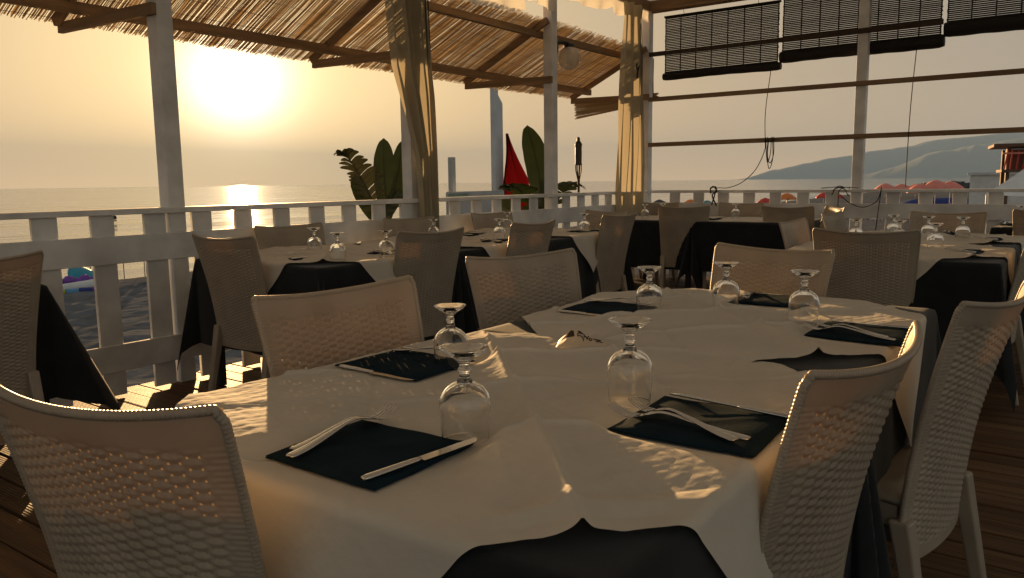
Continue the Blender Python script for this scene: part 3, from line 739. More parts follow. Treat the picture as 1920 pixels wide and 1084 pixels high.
# ------------------------------------------------------------------ glasses
def glass_meshes():
    out = [(.0365, 0), (.0385, .014), (.0402, .035), (.0412, .052), (.0408, .064), (.0375, .076), (.0300, .086), (.0205, .0925), (.0125, .0965)]
    o = spl(out, 34); inn = o.copy(); inn[:, 0] = np.maximum(inn[:, 0]-np.linspace(.0011, .0035, len(o)), .0004); inn[:, 1] -= np.linspace(0, .0042, len(o))
    inn[0, 1] = .0002; inn = [tuple(p) for p in inn[::-1]]
    prof = [tuple(p) for p in o] + [(.0004, .0975)] + [(.0004, .0910)] + inn
    bowl = MB().lathe(prof, 40, closed=True).mesh('bowl', M['glass'], smooth=True)
    st = spl([(.0130, .0962), (.0095, .1020), (.0078, .1070), (.0088, .1110), (.0108, .1145), (.0085, .1185), (.0080, .1225), (.0105, .1275), (.0160, .1318)], 36)
    stem = MB().lathe([(.0002, .0955)]+[tuple(p) for p in st]+[(.0002, .1325)], 28).mesh('stem', M['glass'], smooth=True)
    ft = [(.0003, .1322), (.0150, .1318), (.0260, .1388), (.0345, .1448), (.0380, .1478), (.0386, .1490), (.0378, .1500), (.0330, .1490), (.0220, .1455), (.0120, .1425), (.0003, .1415)]
    foot = MB().lathe(ft, 40).mesh('foot', M['glass'], smooth=True)
    return bowl, stem, foot
GM = glass_meshes(); _gp = None
def glass(x, y, label, sc=1.0, group='upturned stemmed glasses'):
    global _gp
    z = surf_z(x, y)
    if _gp is None:
        t = thing('wine_glass', label, 'glass', (x, y, z), 0, group)
        for n_, me in zip(('bowl', 'stem', 'foot'), GM): link(n_, me, t)
        _gp = t
    else: t = copy_tree(_gp); t['label'] = label
    t.location = (x, y, z); t.rotation_euler = (0, 0, random.uniform(0, 6)); t.scale = (sc, sc, sc)
    return t
glass(-.765, .931, 'upturned stemmed glass behind the nearest napkin, in front of its twin')
glass(-.636, 1.238, 'upturned stemmed glass standing alone beside the shell')
glass(-1.105, 1.300, 'upturned stemmed glass on the far napkin edge, partly hidden behind the front glass', .92)
glass(-1.040, 2.147, 'upturned stemmed glass before the tall dark table cloth, left of three on the far half', .95)
glass(-.871, 2.331, 'upturned stemmed glass middle of three on the far half of the front table', .98)
glass(-.604, 2.210, 'upturned stemmed glass right of three, above the crossed forks on the far half', .98)
for x, y, l in ((-3.67, 3.10, 'on the nearest railing table, left of a close pair'), (-3.17, 2.83, 'on the nearest railing table, right of a close pair'), (-3.10, 3.12, 'half hidden by the nearest chair of the railing row'),
                (-3.74, 4.24, 'behind the chair at the nearest railing table, above the curtain foot'), (-3.29, 4.42, 'on the middle railing table by two forks'), (-3.95, 5.42, 'before the red flag on the last railing table'), (-3.17, 5.38, 'on the last railing table left of its tall chair'),
                (-3.80, 7.72, 'left of a far pair by the corner post'), (-3.70, 7.95, 'right of a far pair by the corner post'), (-2.95, 8.12, 'small in front of the far chair with the knotted rope'),
                (-.645, 4.88, 'nearest on the right rear table, beside a napkin'), (-.60, 5.68, 'rightmost on the right rear table'), (-.80, 5.72, 'centre back on the right rear table, in front of the end chair'),
                (-1.03, 5.86, 'tall looking left of centre on the right rear table'), (-.87, 5.14, 'just showing above the chair back, right of two'), (-1.13, 5.22, 'just showing above the chair back, leftmost on the right rear table'), (-.42, 7.98, 'on the far right table at the photo edge')):
    glass(x, y, 'upturned stemmed glass '+l)

# ------------------------------------------------------------------ napkins, forks and knives
NAP = []
def top_z(x, y):
    for cx, cy, a, w, d, pl, l0 in NAP:
        u = (x-cx)*math.cos(a)+(y-cy)*math.sin(a); v = -(x-cx)*math.sin(a)+(y-cy)*math.cos(a)
        if abs(u) < w/2-.004 and abs(v) < d/2-.004: return max(float(pl[0]*u+pl[1]*v+pl[2]+l0), surf_z(x, y)+.001 if l0 else 0)+.0092
    return surf_z(x, y)
def napkin(cx, cy, deg, w, d, label, seed, own=True):
    r_ = np.random.RandomState(seed); a = math.radians(deg); n = 26
    cor = {(-1, -1): r_.uniform(-.008, .008, 2), (1, -1): r_.uniform(-.008, .008, 2), (-1, 1): r_.uniform(-.008, .008, 2), (1, 1): r_.uniform(-.008, .008, 2)}
    if own:
        S = [(u*w/2, v*d/2) for u in np.linspace(-1, 1, 11) for v in np.linspace(-1, 1, 11)]
        H = np.array([surf_z(cx+x*math.cos(a)-y*math.sin(a), cy+x*math.sin(a)+y*math.cos(a)) for x, y in S]); A = np.array([(x, y, 1) for x, y in S])
        pl = np.linalg.lstsq(A, H, rcond=None)[0]; lift0 = np.percentile(H-A@pl, 85)
        NAP.append((cx, cy, a, w, d, pl, lift0))
    else: NAP.append((cx, cy, a, w, d, (0, 0, T+.008), 0))
    mb = MB()
    for layer in range(3):
        sh = r_.uniform(-.003, .003, 2); P = []
        for v in np.linspace(-1, 1, n):
            row = []
            for u in np.linspace(-1, 1, n):
                o = sum(cor[(i, j)]*(1+i*u)*(1+j*v)/4 for i in (-1, 1) for j in (-1, 1))
                x = u*w/2+o[0]+sh[0]; y = v*d/2+o[1]+sh[1]
                X = cx+x*math.cos(a)-y*math.sin(a); Y = cy+x*math.sin(a)+y*math.cos(a)
                ed = max(abs(u), abs(v)); lift = .0006*math.sin(u*7+seed)*math.sin(v*6+layer) + (.002*layer*(ed > .97)*-.3)
                puff = .0026*layer*(1-ed**6)
                row.append((X-cx, Y-cy, (max(surf_z(X, Y)+.001, .25*max(surf_z(X, Y), T+.0045)+.75*(pl[0]*x+pl[1]*y+pl[2]+lift0)) if own else T+.008)-T+.0016+.0016*layer+puff+lift+.0008))
            P.append(row)
        mb.grid(np.array(P))
    o = mb.build('napkin', M['napkin'], smooth=True, solid=.0012); o.location = (cx, cy, T)
    return tag(o, label, 'napkin', 'folded dark napkins')
def fork_meshes():
    L = .212; ys = np.linspace(0, .150, 34); zc = spl([(0, .0015), (.04, .0045), (.09, .012), (.125, .0155), (.150, .0105)], 34)
    zs = np.interp(ys, zc[:, 0], zc[:, 1]); ws = np.interp(ys, [0, .004, .02, .07, .115, .135, .150], [.005, .0085, .0090, .0062, .0034, .0045, .0105])
    P = np.array([[(u*w, y, z+.0012*(1-u*u)) for u in np.linspace(-1, 1, 7)] for y, z, w in zip(ys, zs, ws)])
    handle = MB().grid(P).mesh('handle', M['steel'], smooth=True, solid=.0019)
    mb = MB(); q = np.linspace(0, 1, 8)
    P = np.array([[(u*(.0105+.0018*math.sin(k*PI/2)), .150+.020*k, .0105-.0065*k-.0015*(1-u*u)) for u in np.linspace(-1, 1, 7)] for k in q])
    mb.grid(P); head = mb
    for i in (-1.5, -.5, .5, 1.5):
        pts = spl([(i*.0060, .1695, .0040), (i*.0062, .185, .0040), (i*.0060, .199, .0078), (i*.0057, L, .0150)], 10)
        head.tube(pts, np.linspace(.0021, .0011, 10), 6, flat=.6)
    tines = head.mesh('tines', M['steel'], smooth=True, solid=0)
    return handle, tines
def knife_meshes():
    ys = np.linspace(0, .105, 16); mb = MB()
    mb.tube([(0, y, .0042) for y in ys], np.interp(ys, [0, .003, .05, .1, .105], [.005, .0078, .0072, .0062, .004]), 10, flat=.5)
    handle = mb.mesh('handle', M['steel'], smooth=True)
    mb = MB(); k = np.linspace(0, 1, 24); V = []
    for t in k:
        y = .103+.122*t; w = .0095*(1-max(0, (t-.82)/.18)**2*.85); V += [(-.0055, y, .0030), (-.0055, y, .0052), (-.0055+w*1.75, y, .0044), (-.0055+w*1.75, y, .0038)]
    F = [(i*4+j, i*4+(j+1) % 4, (i+1)*4+(j+1) % 4, (i+1)*4+j) for i in range(23) for j in range(4)]+[(3, 2, 1, 0), (92, 93, 94, 95)]
    blade = mb.add(V, F).mesh('blade', M['steel'])
    return handle, blade
FM, KM = fork_meshes(), knife_meshes(); _fp = {}
def cutlery(kind, x0, y0, x1, y1, label, dz=0.0, tilt=0.0, roll=0.0):
    """laid from its handle end (x0, y0) towards (x1, y1)"""
    a = math.atan2(y1-y0, x1-x0)-PI/2; Q = [(k, top_z(x0+(x1-x0)*k, y0+(y1-y0)*k)) for k in (.03, .25, .45, .65, .82)]
    L = math.hypot(x1-x0, y1-y0); g = float(np.polyfit([k for k, _ in Q], [h for _, h in Q], 1)[0]); z = max(h-g*k for k, h in Q)+.0006+dz; tilt = tilt+math.atan2(g, L)
    base = .212 if kind == 'fork' else .225
    if kind not in _fp:
        t = thing(kind, label, kind, (x0, y0, z))
        for n_, me in zip(('handle', 'tines') if kind == 'fork' else ('handle', 'blade'), FM if kind == 'fork' else KM): link(n_, me, t)
        _fp[kind] = t
    else: t = copy_tree(_fp[kind]); t['label'] = label
    t.location = (x0, y0, z); t.rotation_euler = (tilt, roll, a); s = L/base; t.scale = (s, s, s)
    t['group'] = 'forks at the place settings' if kind == 'fork' else 'knives at the place settings'
    return t
napkin(-.840, .803, 2, .232, .215, 'dark folded napkin nearest the viewer, carrying two forks and a knife', 1)
cutlery('fork', -.926, .722, -.940, .940, 'steel fork on the nearest napkin, the one lying furthest left')
cutlery('fork', -.898, .694, -.922, .932, 'steel fork overlapping the left fork on the nearest napkin', .0035, .012)
cutlery('knife', -.752, .698, -.728, .915, 'steel knife along the right edge of the nearest napkin')
napkin(-.480, 1.205, 1, .235, .228, 'dark folded napkin in front of the edge on chair at the right', 2)
cutlery('fork', -.383, 1.138, -.625, 1.150, 'steel fork on the right hand napkin, tines on the paper at the far left', 0)
cutlery('fork', -.395, 1.113, -.605, 1.188, 'steel fork crossing the other on the right hand napkin', .0035, .01)
cutlery('knife', -.346, 1.291, -.580, 1.287, 'steel knife along the far edge of the right hand napkin')
napkin(-1.200, 1.258, 0, .250, .200, 'dark folded napkin before the sea side chair, a glass at its corner', 3)
cutlery('knife', -1.310, 1.162, -1.082, 1.157, 'steel knife on the near edge of the sea side napkin')
cutlery('fork', -1.285, 1.335, -1.078, 1.375, 'steel fork on the sea side napkin, passing behind the two glasses')
cutlery('fork', -1.295, 1.312, -1.088, 1.345, 'steel fork beside its twin on the sea side napkin', .0035, .01)
napkin(-1.195, 2.165, 0, .240, .220, 'dark folded napkin before the second sea side chair, left of the first of three glasses', 4)
cutlery('knife', -1.305, 2.051, -1.072, 2.032, 'steel knife with a bright glint on the napkin of the far half')
cutlery('fork', -1.285, 2.215, -1.072, 2.285, 'steel fork on the far half napkin, tines raised behind the left glass')
cutlery('fork', -1.290, 2.190, -1.080, 2.245, 'steel fork under the left glass on the far half of the table', .0035, .01)
napkin(-.815, 2.600, 2, .205, .235, 'dark folded napkin at the end of the front table before the facing chair', 5)
cutlery('knife', -.900, 2.690, -.905, 2.470, 'steel knife at the left edge of the end napkin')
cutlery('fork', -.885, 2.700, -.880, 2.490, 'steel fork beside the knife on the end napkin')
napkin(-.440, 2.155, -2, .235, .225, 'dark folded napkin behind the tip of the edge on chair', 6)
cutlery('fork', -.345, 2.060, -.575, 2.105, 'steel fork on the napkin behind the edge on chair, nearer of two')
cutlery('fork', -.365, 2.075, -.555, 2.140, 'steel fork on the napkin behind the edge on chair, further of two', .0035, .01)
cutlery('knife', -.318, 2.234, -.535, 2.240, 'steel knife along the far edge of the napkin behind the edge on chair')
# other tables: complete settings (face: direction the diner looks)
def setting(cx, cy, deg, where, seed, forks=2):
    napkin(cx, cy, deg, .235, .215, 'dark folded napkin '+where, seed, own=False)
    a = math.radians(deg); R = lambda x, y: (cx+x*math.cos(a)-y*math.sin(a), cy+x*math.sin(a)+y*math.cos(a))
    for k in range(forks):
        p, q = R(-.095+.022*k, -.09), R(-.085+.030*k, .12)
        cutlery('fork', *p, *q, 'steel fork %s, %s' % (where, ('outer of two', 'inner of two')[k]), 0.0+.003*k)
    p, q = R(.085, -.10), R(.088, .115); cutlery('knife', *p, *q, 'steel knife '+where, 0.0)
setting(-3.47, 2.80, 0, 'on the nearest railing table, facing the chair by the post', 11)
setting(-3.82, 3.25, -90, 'on the nearest railing table, at its sea side', 12, 0)
setting(-3.22, 3.30, 90, 'on the nearest railing table, at its inner side', 13)
setting(-3.22, 4.30, 90, 'on the middle railing table, at its inner side', 14)
setting(-3.84, 4.75, -90, 'on the middle railing table, at its sea side', 15)
setting(-3.22, 5.48, 90, 'on the last railing table, at its inner side', 16)
setting(-3.10, 7.72, 0, 'at the far end table between its two chairs', 17)
setting(-2.45, 8.10, 90, 'at the far end table by the sunlit chair', 18, 0)
setting(-.52, 4.78, 90, 'on the right rear table, nearest its right side', 19)
setting(-.50, 5.80, 90, 'on the right rear table, further along its right side', 20)
setting(-.83, 6.28, 180, 'on the right rear table, before its end chair', 21)
setting(-.42, 7.72, 0, 'on the far right table', 22, 1)

def shell():
    cx, cy = -.935, 1.575; z0 = surf_z(-.935, 1.575)+.009
    t = thing('seashell', 'pale painted shell with handwriting lying on the white paper', 'shell', (cx, cy, z0), .10)
    def top(x, y):
        u, v = x/.068, y/.042; r = u*u+v*v
        if r > 1: return 0.0
        w = math.sqrt(1-r)
        return .026*w*(.55+.75*math.exp(-((x+.030)/.030)**2)*math.exp(-((y-.014)/.022)**2)+.35*math.exp(-((y-.008)/.02)**2)) + .0015*math.sin(x*160)*w
    P = []
    for r in np.linspace(0, 1, 22):
        row = []
        for th in np.linspace(0, 2*PI, 57):
            k = 1+.05*math.sin(3*th+1)+.03*math.sin(7*th); x, y = .068*r*math.cos(th)*k, .042*r*math.sin(th)*k
            row.append((x, y, top(x/k*.999, y/k*.999)))
        P.append(row)
    mb = MB(); mb.grid(np.array(P)); mb.add([(p[0], p[1], -.001) for p in P[-1]], [tuple(range(56))[::-1]])
    mb.build('body', M['shell'], t, smooth=True)
    def patch(name, x, y, rx, ry, mm, h=.004):
        P = [[(x+rx*r*math.cos(th)*(1+.15*math.sin(3*th+x*99)), y+ry*r*math.sin(th), top(x+rx*r*math.cos(th), y+ry*r*math.sin(th))+h*(1-r**3)-.0006) for th in np.linspace(0, 2*PI, 25)] for r in np.linspace(0, 1, 7)]
        MB().grid(np.array(P)).build(name, mm, t, smooth=True)
    patch('dark_patch', -.028, -.002, .011, .007, M['shellbrown']); patch('dark_patch', -.010, .014, .008, .006, M['shellbrown'])
    S = [[(850, 620), (848, 560), (900, 512), (985, 508), (1045, 555), (1055, 600), (1075, 640)], [(855, 635), (950, 612), (1015, 650), (1080, 705), (1105, 765)],
         [(1060, 600), (1120, 600), (1150, 645), (1185, 655), (1160, 600), (1165, 525)], [(1215, 575), (1222, 640), (1270, 662), (1302, 615), (1262, 572), (1222, 600)],
         [(1285, 500), (1330, 540), (1390, 560), (1402, 530), (1340, 462), (1395, 430), (1445, 505), (1482, 495), (1448, 445), (1402, 420), (1500, 452), (1522, 485)],
         [(1535, 540), (1462, 582), (1452, 640), (1520, 645), (1542, 580), (1562, 622), (1602, 622), (1640, 580)]]
    mb = MB()
    for st in S:
        pts = []
        for a, b in spl(st, 10*len(st)):
            x, y = (a-985)/1600*.131, .010-(b-480)/560*.045
            pts.append((x, y, top(x, y)+.0006))
        mb.tube(pts, .00125, 5)
    mb.build('handwriting', M['shellbrown'], t)
shell()
def small_plate():
    t = thing('seashell', 'small dark ribbed shell on the middle railing table', 'shell', (-3.28, 4.10, T+.006), .8)
    P = [[(.07*r*math.cos(th), .05*r*math.sin(th), .034*math.sqrt(max(0, 1-r*r))*(1+.08*math.sin(th*12)*r)) for th in np.linspace(0, 2*PI, 49)] for r in np.linspace(0, 1, 10)]
    MB().grid(np.array(P)).build('body', M['shell'], t, smooth=True)
small_plate()
# ------------------------------------------------------------------ plants and things just beyond the railing
def leaf(mb, base, tip, width, side, bend=(0, 0, 0), fold=.25, n=26, shape=None):
    base, tip, side = np.array(base, float), np.array(tip, float), np.array(side, float); side /= np.linalg.norm(side)
    t = np.linspace(0, 1, n); mid = base+(tip-base)*t[:, None]+np.array(bend)*np.sin(t*PI)[:, None]
    w = width*np.maximum(1-np.abs((t-.55)/np.where(t < .55, .55, .45))**np.where(t < .55, 2.0, 2.6), 0)**.62; w[0] = w[-1] = .002
    nrm = np.cross(side, tip-base); nrm /= np.linalg.norm(nrm); k = np.linspace(-1, 1, 13)
    P = mid[:, None, :]+side*(w[:, None]*k[None, :]/2)[..., None]+nrm*((fold*abs(k)[None, :]*w[:, None]/2)+.006*np.sin(t[:, None]*38)*abs(k)[None, :])[..., None]
    mb.grid(P)
    mb.tube(mid-nrm*.004, np.linspace(.010, .003, n), 5)
    return mb
def shredded(mb, ctrl, width, side, n=16, droop=.12, r_=None, gap=.35):
    c = spl(ctrl, 60); mb.tube(c, np.linspace(.011, .003, 60), 6); side = np.array(side, float)
    for i in range(n):
        k0 = .12+.84*i/n; k = int(k0*59); p = c[k]; tdir = c[min(k+2, 59)]-c[k-2]; tdir /= np.linalg.norm(tdir)
        wl = width*math.sin(min(1, k0*1.15+.12)*PI*.86+.25)*.8+.05
        for s in (-1, 1):
            d = side*s*.85+tdir*.55; d /= np.linalg.norm(d); tipp = p+d*wl*r_.uniform(.8, 1.1)+np.array([0, 0, -droop*wl*r_.uniform(.3, 1.2)])
            sw = (width*5.6/n)*(1-.6*gap*r_.uniform(.3, 1)); q = np.cross(d, np.cross(side, tdir)); q /= np.linalg.norm(q)
            tt = np.linspace(0, 1, 6); mid = p+(tipp-p)*tt[:, None]+np.array([0, 0, .02])*np.sin(tt*PI)[:, None]
            ww = sw*(1-.75*tt**3)
            mb.grid(mid[:, None, :]+tdir*(ww[:, None]*np.linspace(-.5, .5, 3)[None, :])[..., None])
    return mb
def plants():
    r_ = np.random.RandomState(5); sd = np.array([.62, .78, 0])
    t = thing('banana_plant', 'banana plant with two broad upright leaves and one torn frond beside the curtain post', 'plant', (-5.2, 5.26, SAND_Z))
    B = lambda mb, n, mm: mb.build(n, mm, t, smooth=True, world=True)
    B(leaf(MB(), (-5.2, 5.27, .80), (-5.2, 5.245, 1.57), .20, sd, (0, -.02, 0), .22), 'leaf', M['leaf'])
    B(leaf(MB(), (-5.32, 5.34, .78), (-5.30, 5.60, 1.57), .17, sd, (0, .03, 0), .22), 'leaf', M['leaf'])
    B(leaf(MB(), (-5.1, 5.32, 1.10), (-5.15, 5.12, .80), .17, sd, (0, 0, .02), .15), 'leaf', M['leaf'])
    B(leaf(MB(), (-5.3, 5.42, .90), (-5.28, 5.75, 1.12), .14, sd, (0, 0, .03), .2), 'leaf', M['leaf'])
    B(leaf(MB(), (-5.24, 5.2, .75), (-5.4, 5.05, 1.25), .15, sd, (0, -.03, 0), .3), 'leaf', M['leaf'])
    B(shredded(MB(), [(-5.22, 5.22, .72), (-5.25, 5.10, 1.05), (-5.28, 5.00, 1.25), (-5.30, 4.86, 1.42), (-5.30, 4.79, 1.41)], .17, sd, 15, .1, r_), 'torn_leaf', M['dry_leaf'])
    mb = MB()
    for x, y, z in ((-5.2, 5.27, .82), (-5.32, 5.34, .8), (-5.22, 5.22, .74)): mb.tube(spl([(-5.2+r_.uniform(-.06, .06), 5.26+r_.uniform(-.06, .06), SAND_Z-.05), (-5.2, 5.26, -1.2), (x, y, z)], 24), np.linspace(.05, .014, 24), 8)
    B(mb, 'stem', M['leaf'])
    t = thing('banana_plant', 'banana plant with one tall paddle leaf left of the third sea side post', 'plant', (-5.0, 7.5, SAND_Z))
    B = lambda mb, n, mm: mb.build(n, mm, t, smooth=True, world=True)
    B(leaf(MB(), (-5.0, 7.56, .78), (-5.0, 7.255, 1.775), .30, sd, (0, .06, 0), .25), 'leaf', M['leaf'])
    B(shredded(MB(), [(-5.02, 7.50, .70), (-5.05, 7.25, 1.02), (-5.08, 7.02, 1.12), (-5.1, 6.86, 1.08)], .15, sd, 8, .3, r_, .2), 'torn_leaf', M['leaf'])
    B(shredded(MB(), [(-5.0, 7.55, .70), (-5.0, 7.95, 1.00), (-5.0, 8.2, 1.14), (-5.0, 8.52, 1.06)], .16, sd, 8, .3, r_, .2), 'torn_leaf', M['leaf'])
    B(leaf(MB(), (-5.0, 7.40, .55), (-4.95, 6.52, .98), .20, (.2, .1, 1), (0, 0, .05), .2), 'leaf', M['leaf'])
    B(leaf(MB(), (-5.0, 7.45, .45), (-4.95, 7.22, 1.0), .14, sd, (0, 0, 0), .2), 'leaf', M['leaf'])
    mb = MB()
    for x, y, z in ((-5.0, 7.56, .8), (-5.02, 7.5, .72), (-5.0, 7.41, .56)): mb.tube(spl([(-5.0+r_.uniform(-.06, .06), 7.5+r_.uniform(-.06, .06), SAND_Z-.05), (-5.0, 7.5, -1.2), (x, y, z)], 24), np.linspace(.05, .015, 24), 8)
    B(mb, 'stem', M['leaf'])
    t = thing('garden_torch', 'dark bamboo torch standing outside the railing near the corner', 'torch', (-4.75, 7.95, SAND_Z))
    c = lambda z: (-4.75+.004*z, 7.925+(-.02*(z-1)), z)
    MB().tube([c(z) for z in (SAND_Z-.05, 0, 1.10, 1.20)], [.014, .014, .014, .018], 10).build('pole', M['bamboo_dark'], t, world=True, smooth=True)
    mb = MB()
    for k in range(8):
        th = k*PI/4; mb.tube([np.array(c(1.18))+np.array([.012*math.cos(th), .012*math.sin(th), 0]), np.array(c(1.28))+np.array([.033*math.cos(th), .033*math.sin(th), 0]), np.array(c(1.36))+np.array([.036*math.cos(th), .036*math.sin(th), 0])], .005, 5)
    mb.build('splayed_slats', M['bamboo_dark'], t, world=True)
    MB().lathe([(.002, 1.34), (.040, 1.342), (.042, 1.36), (.038, 1.37), (.040, 1.46), (.039, 1.55), (.043, 1.56), (.043, 1.58), (.034, 1.60), (.020, 1.615), (.019, 1.645), (.012, 1.66), (.002, 1.662)], 18, (c(1.5)[0], c(1.5)[1], 0)).build('canister', M['black_metal'], t, world=True, smooth=False)
    # white pole with a second slanted board, red flag, notice board, short post
    t = thing('signal_pole', 'tall white square pole on the beach behind the red flag', 'pole', (-9.0, 12.03, SAND_Z))
    MB().span((-9.06, 11.94, SAND_Z-.1), (-8.96, 12.06, 3.55)).build('mast', M['postblue'], t, world=True, bevel=.005)
    mb = MB(); v = [(-9.05, 12.064), (-8.97, 12.064), (-8.97, 12.21), (-9.05, 12.21)]
    mb.add([(x, y, SAND_Z-.1) for x, y in v]+[(x, y, 2.78 if y < 12.1 else 2.62) for x, y in v], [(0, 3, 2, 1), (4, 5, 6, 7), (0, 1, 5, 4), (1, 2, 6, 5), (2, 3, 7, 6), (3, 0, 4, 7)])
    mb.build('side_board', M['postblue'], t, world=True, bevel=.004)
    n = 40; P = []
    for k in np.linspace(0, 1, n):
        z = 2.06-1.62*k; w = .03+.42*min(1, (k/.55))**1.1-.04*math.sin(k*7); row = []
        for u in np.linspace(0, 1, 36):
            row.append((-8.84+w*(u-.15)*.55+.09*math.sin(u*13+k*3.5)*min(1, .3+k), 12.14-.04*k+w*(u-.15)*.9+.02*math.sin(k*9), z+.05*u*k))
        P.append(row)
    fl = MB().grid(np.array(P)).mesh('red_flag', M['red_flag'], smooth=True); fl.transform(Matrix.Translation((8.86, -12.15, -2.06)))
    o = link('red_flag', fl); o.location = (-8.86, 12.15, 2.06); tag(o, 'red flag hanging limp from the white pole', 'flag')
    t = thing('notice_board', 'wide pale grey notice board with a greenish header beyond the railing', 'notice board', (-8.0, 10.1, SAND_Z))
    d = Vector((0.0, 1.0, 0)); y0, y1, z0, z1 = 9.42, 10.90, -.25, 1.02
    MB().span((-8.03, y0, z0), (-8.0, y1, z1)).build('panel', M['signgrey'], t, world=True)
    MB().span((-7.997, y0+.02, z1-.14), (-7.992, y0+.50, z1-.03)).build('header', M['signgreen'], t, world=True)
    mb = MB()
    for i in range(11): mb.span((-7.997, y0+.10, .72-.055*i), (-7.994, y0+.26+.13*((i*7) % 4)/3, .732-.055*i))
    mb.build('faint_lines', M['signgreen'], t, world=True)
    for yy in (y0+.1, y1-.1): MB().span((-8.09, yy-.04, SAND_Z-.1), (-8.035, yy+.04, z1-.02)).build('leg', M['postblue'], t, world=True)
    o = MB().span((-.045, -.045, 0), (.045, .045, 5.0)).build('wooden_post', M['signgrey'], None, bevel=.006); o.location = (-8.35, 9.95, -3.43)
    tag(o, 'short grey wooden post standing behind the notice board', 'post')
plants()

# ------------------------------------------------------------------ beach
def parasol(x, y, ztop, w, mm, label, group, tilt=0.0, drop=.28):
    t = thing('beach_umbrella', label, 'umbrella', (x, y, SAND_Z), 0, group)
    h = ztop-SAND_Z; n = 16; P = []
    for r in np.linspace(0.02, 1, 9):
        P.append([(w/2*r*math.cos(th)*(1-.05*abs(math.sin(th*4))), w/2*r*math.sin(th)*(1-.05*abs(math.sin(th*4))), h-w*drop*r**1.7) for th in np.linspace(0, 2*PI, 33)])
    P.append([(x_*1.0, y_*1.0, z_-.12-.05*abs(math.sin(i*PI/4))) for i, (x_, y_, z_) in enumerate(P[-1])])
    c = MB().grid(np.array(P)).build('canopy', M[mm], t, smooth=False, solid=.01)
    MB().tube([(0, 0, -.2), (0, 0, h+.06)], .025, 8).build('pole', M['white'], t)
    return t
G1 = 'open parasols on the beach beyond the end railing'
for x, y, z, w, mm, l in ((-32.5, 80.7, -1.04, 2.3, 'teal', 'teal beach parasol showing above the far chair'), (-36.4, 85.6, -1.06, 2.3, 'orange', 'orange red beach parasol in the second gap from the corner'),
                          (-38.6, 82.0, -1.0, 2.2, 'darkgrey', 'dark beach parasol in the first gap from the corner post'),
                          (-35.5, 118.8, -.95, 2.9, 'orange', 'orange beach parasol above standing bathers'), (-34.05, 104.6, -1.32, 2.2, 'redcloth', 'crimson beach parasol low in a railing gap'),
                          (-32.1, 126, -1.01, 2.4, 'redcloth', 'red beach parasol beside bathers under the end railing'), (-30.9, 128, -1.05, 2.6, 'redcloth', 'red beach parasol behind the knotted rope'),
                          (-36.7, 196.6, -.2, 5.0, 'pink', 'faded pink parasol low over the rail right of the middle post'), (-33.4, 197, -.35, 5.0, 'pink', 'faded pink parasol beside the long black cord'), (-30.6, 197, -.42, 4.4, 'pink', 'faded pink parasol just right of the black cord'),
                          (-11.9, 79.2, .55, 2.3, 'pink', 'pink parasol at the left of the tall cluster over the rail'), (-10.7, 79.3, .86, 2.4, 'pink', 'pink parasol at the top of the tall cluster over the rail'), (-9.8, 81.4, .74, 2.3, 'pink', 'pink parasol at the right of the tall cluster over the rail'),
                          (-31.3, 41.5, -.55, 2.0, 'redcloth', 'small red parasol seen through the gap below the torn leaf'), (-22.5, 22.5, -.25, 2.2, 'pink', 'pale pink parasol below the red flag')):
    parasol(x, y, z, w, mm, l, G1)
def closed_umbrella(x, y, label, h=1.95, lean=0.0):
    t = thing('closed_umbrella', label, 'umbrella', (x, y, SAND_Z), 0, 'closed parasols along the shore'); t.rotation_euler = (0, lean, 0)
    MB().tube([(0, 0, -.2), (0, 0, h+.05)], .022, 8).build('pole', M['darkgrey'], t)
    P = [[(r*(1+.25*math.cos(th*4))*math.cos(th), r*(1+.25*math.cos(th*4))*math.sin(th), z) for th in np.linspace(0, 2*PI, 33)] for r, z in ((.03, h), (.10, h-.35), (.16, h-.8), (.22, h-1.15), (.20, h-1.25))]
    MB().grid(np.array(P)).build('canopy', M['bluegrey'], t, smooth=True)
for x, y, l in ((-39.8, 18.75, 'closed parasol on the shore, leftmost seen between the slats'), (-40.2, 19.6, 'closed parasol second from the left between the slats'), (-40.2, 20.55, 'closed parasol by a slat edge above the turquoise dome'), (-40.3, 21.35, 'closed parasol in the second railing gap, left'), (-39.9, 22.25, 'closed parasol in the second railing gap, middle'), (-39.9, 22.95, 'closed parasol in the second railing gap, right edge')):
    closed_umbrella(x, y, l)
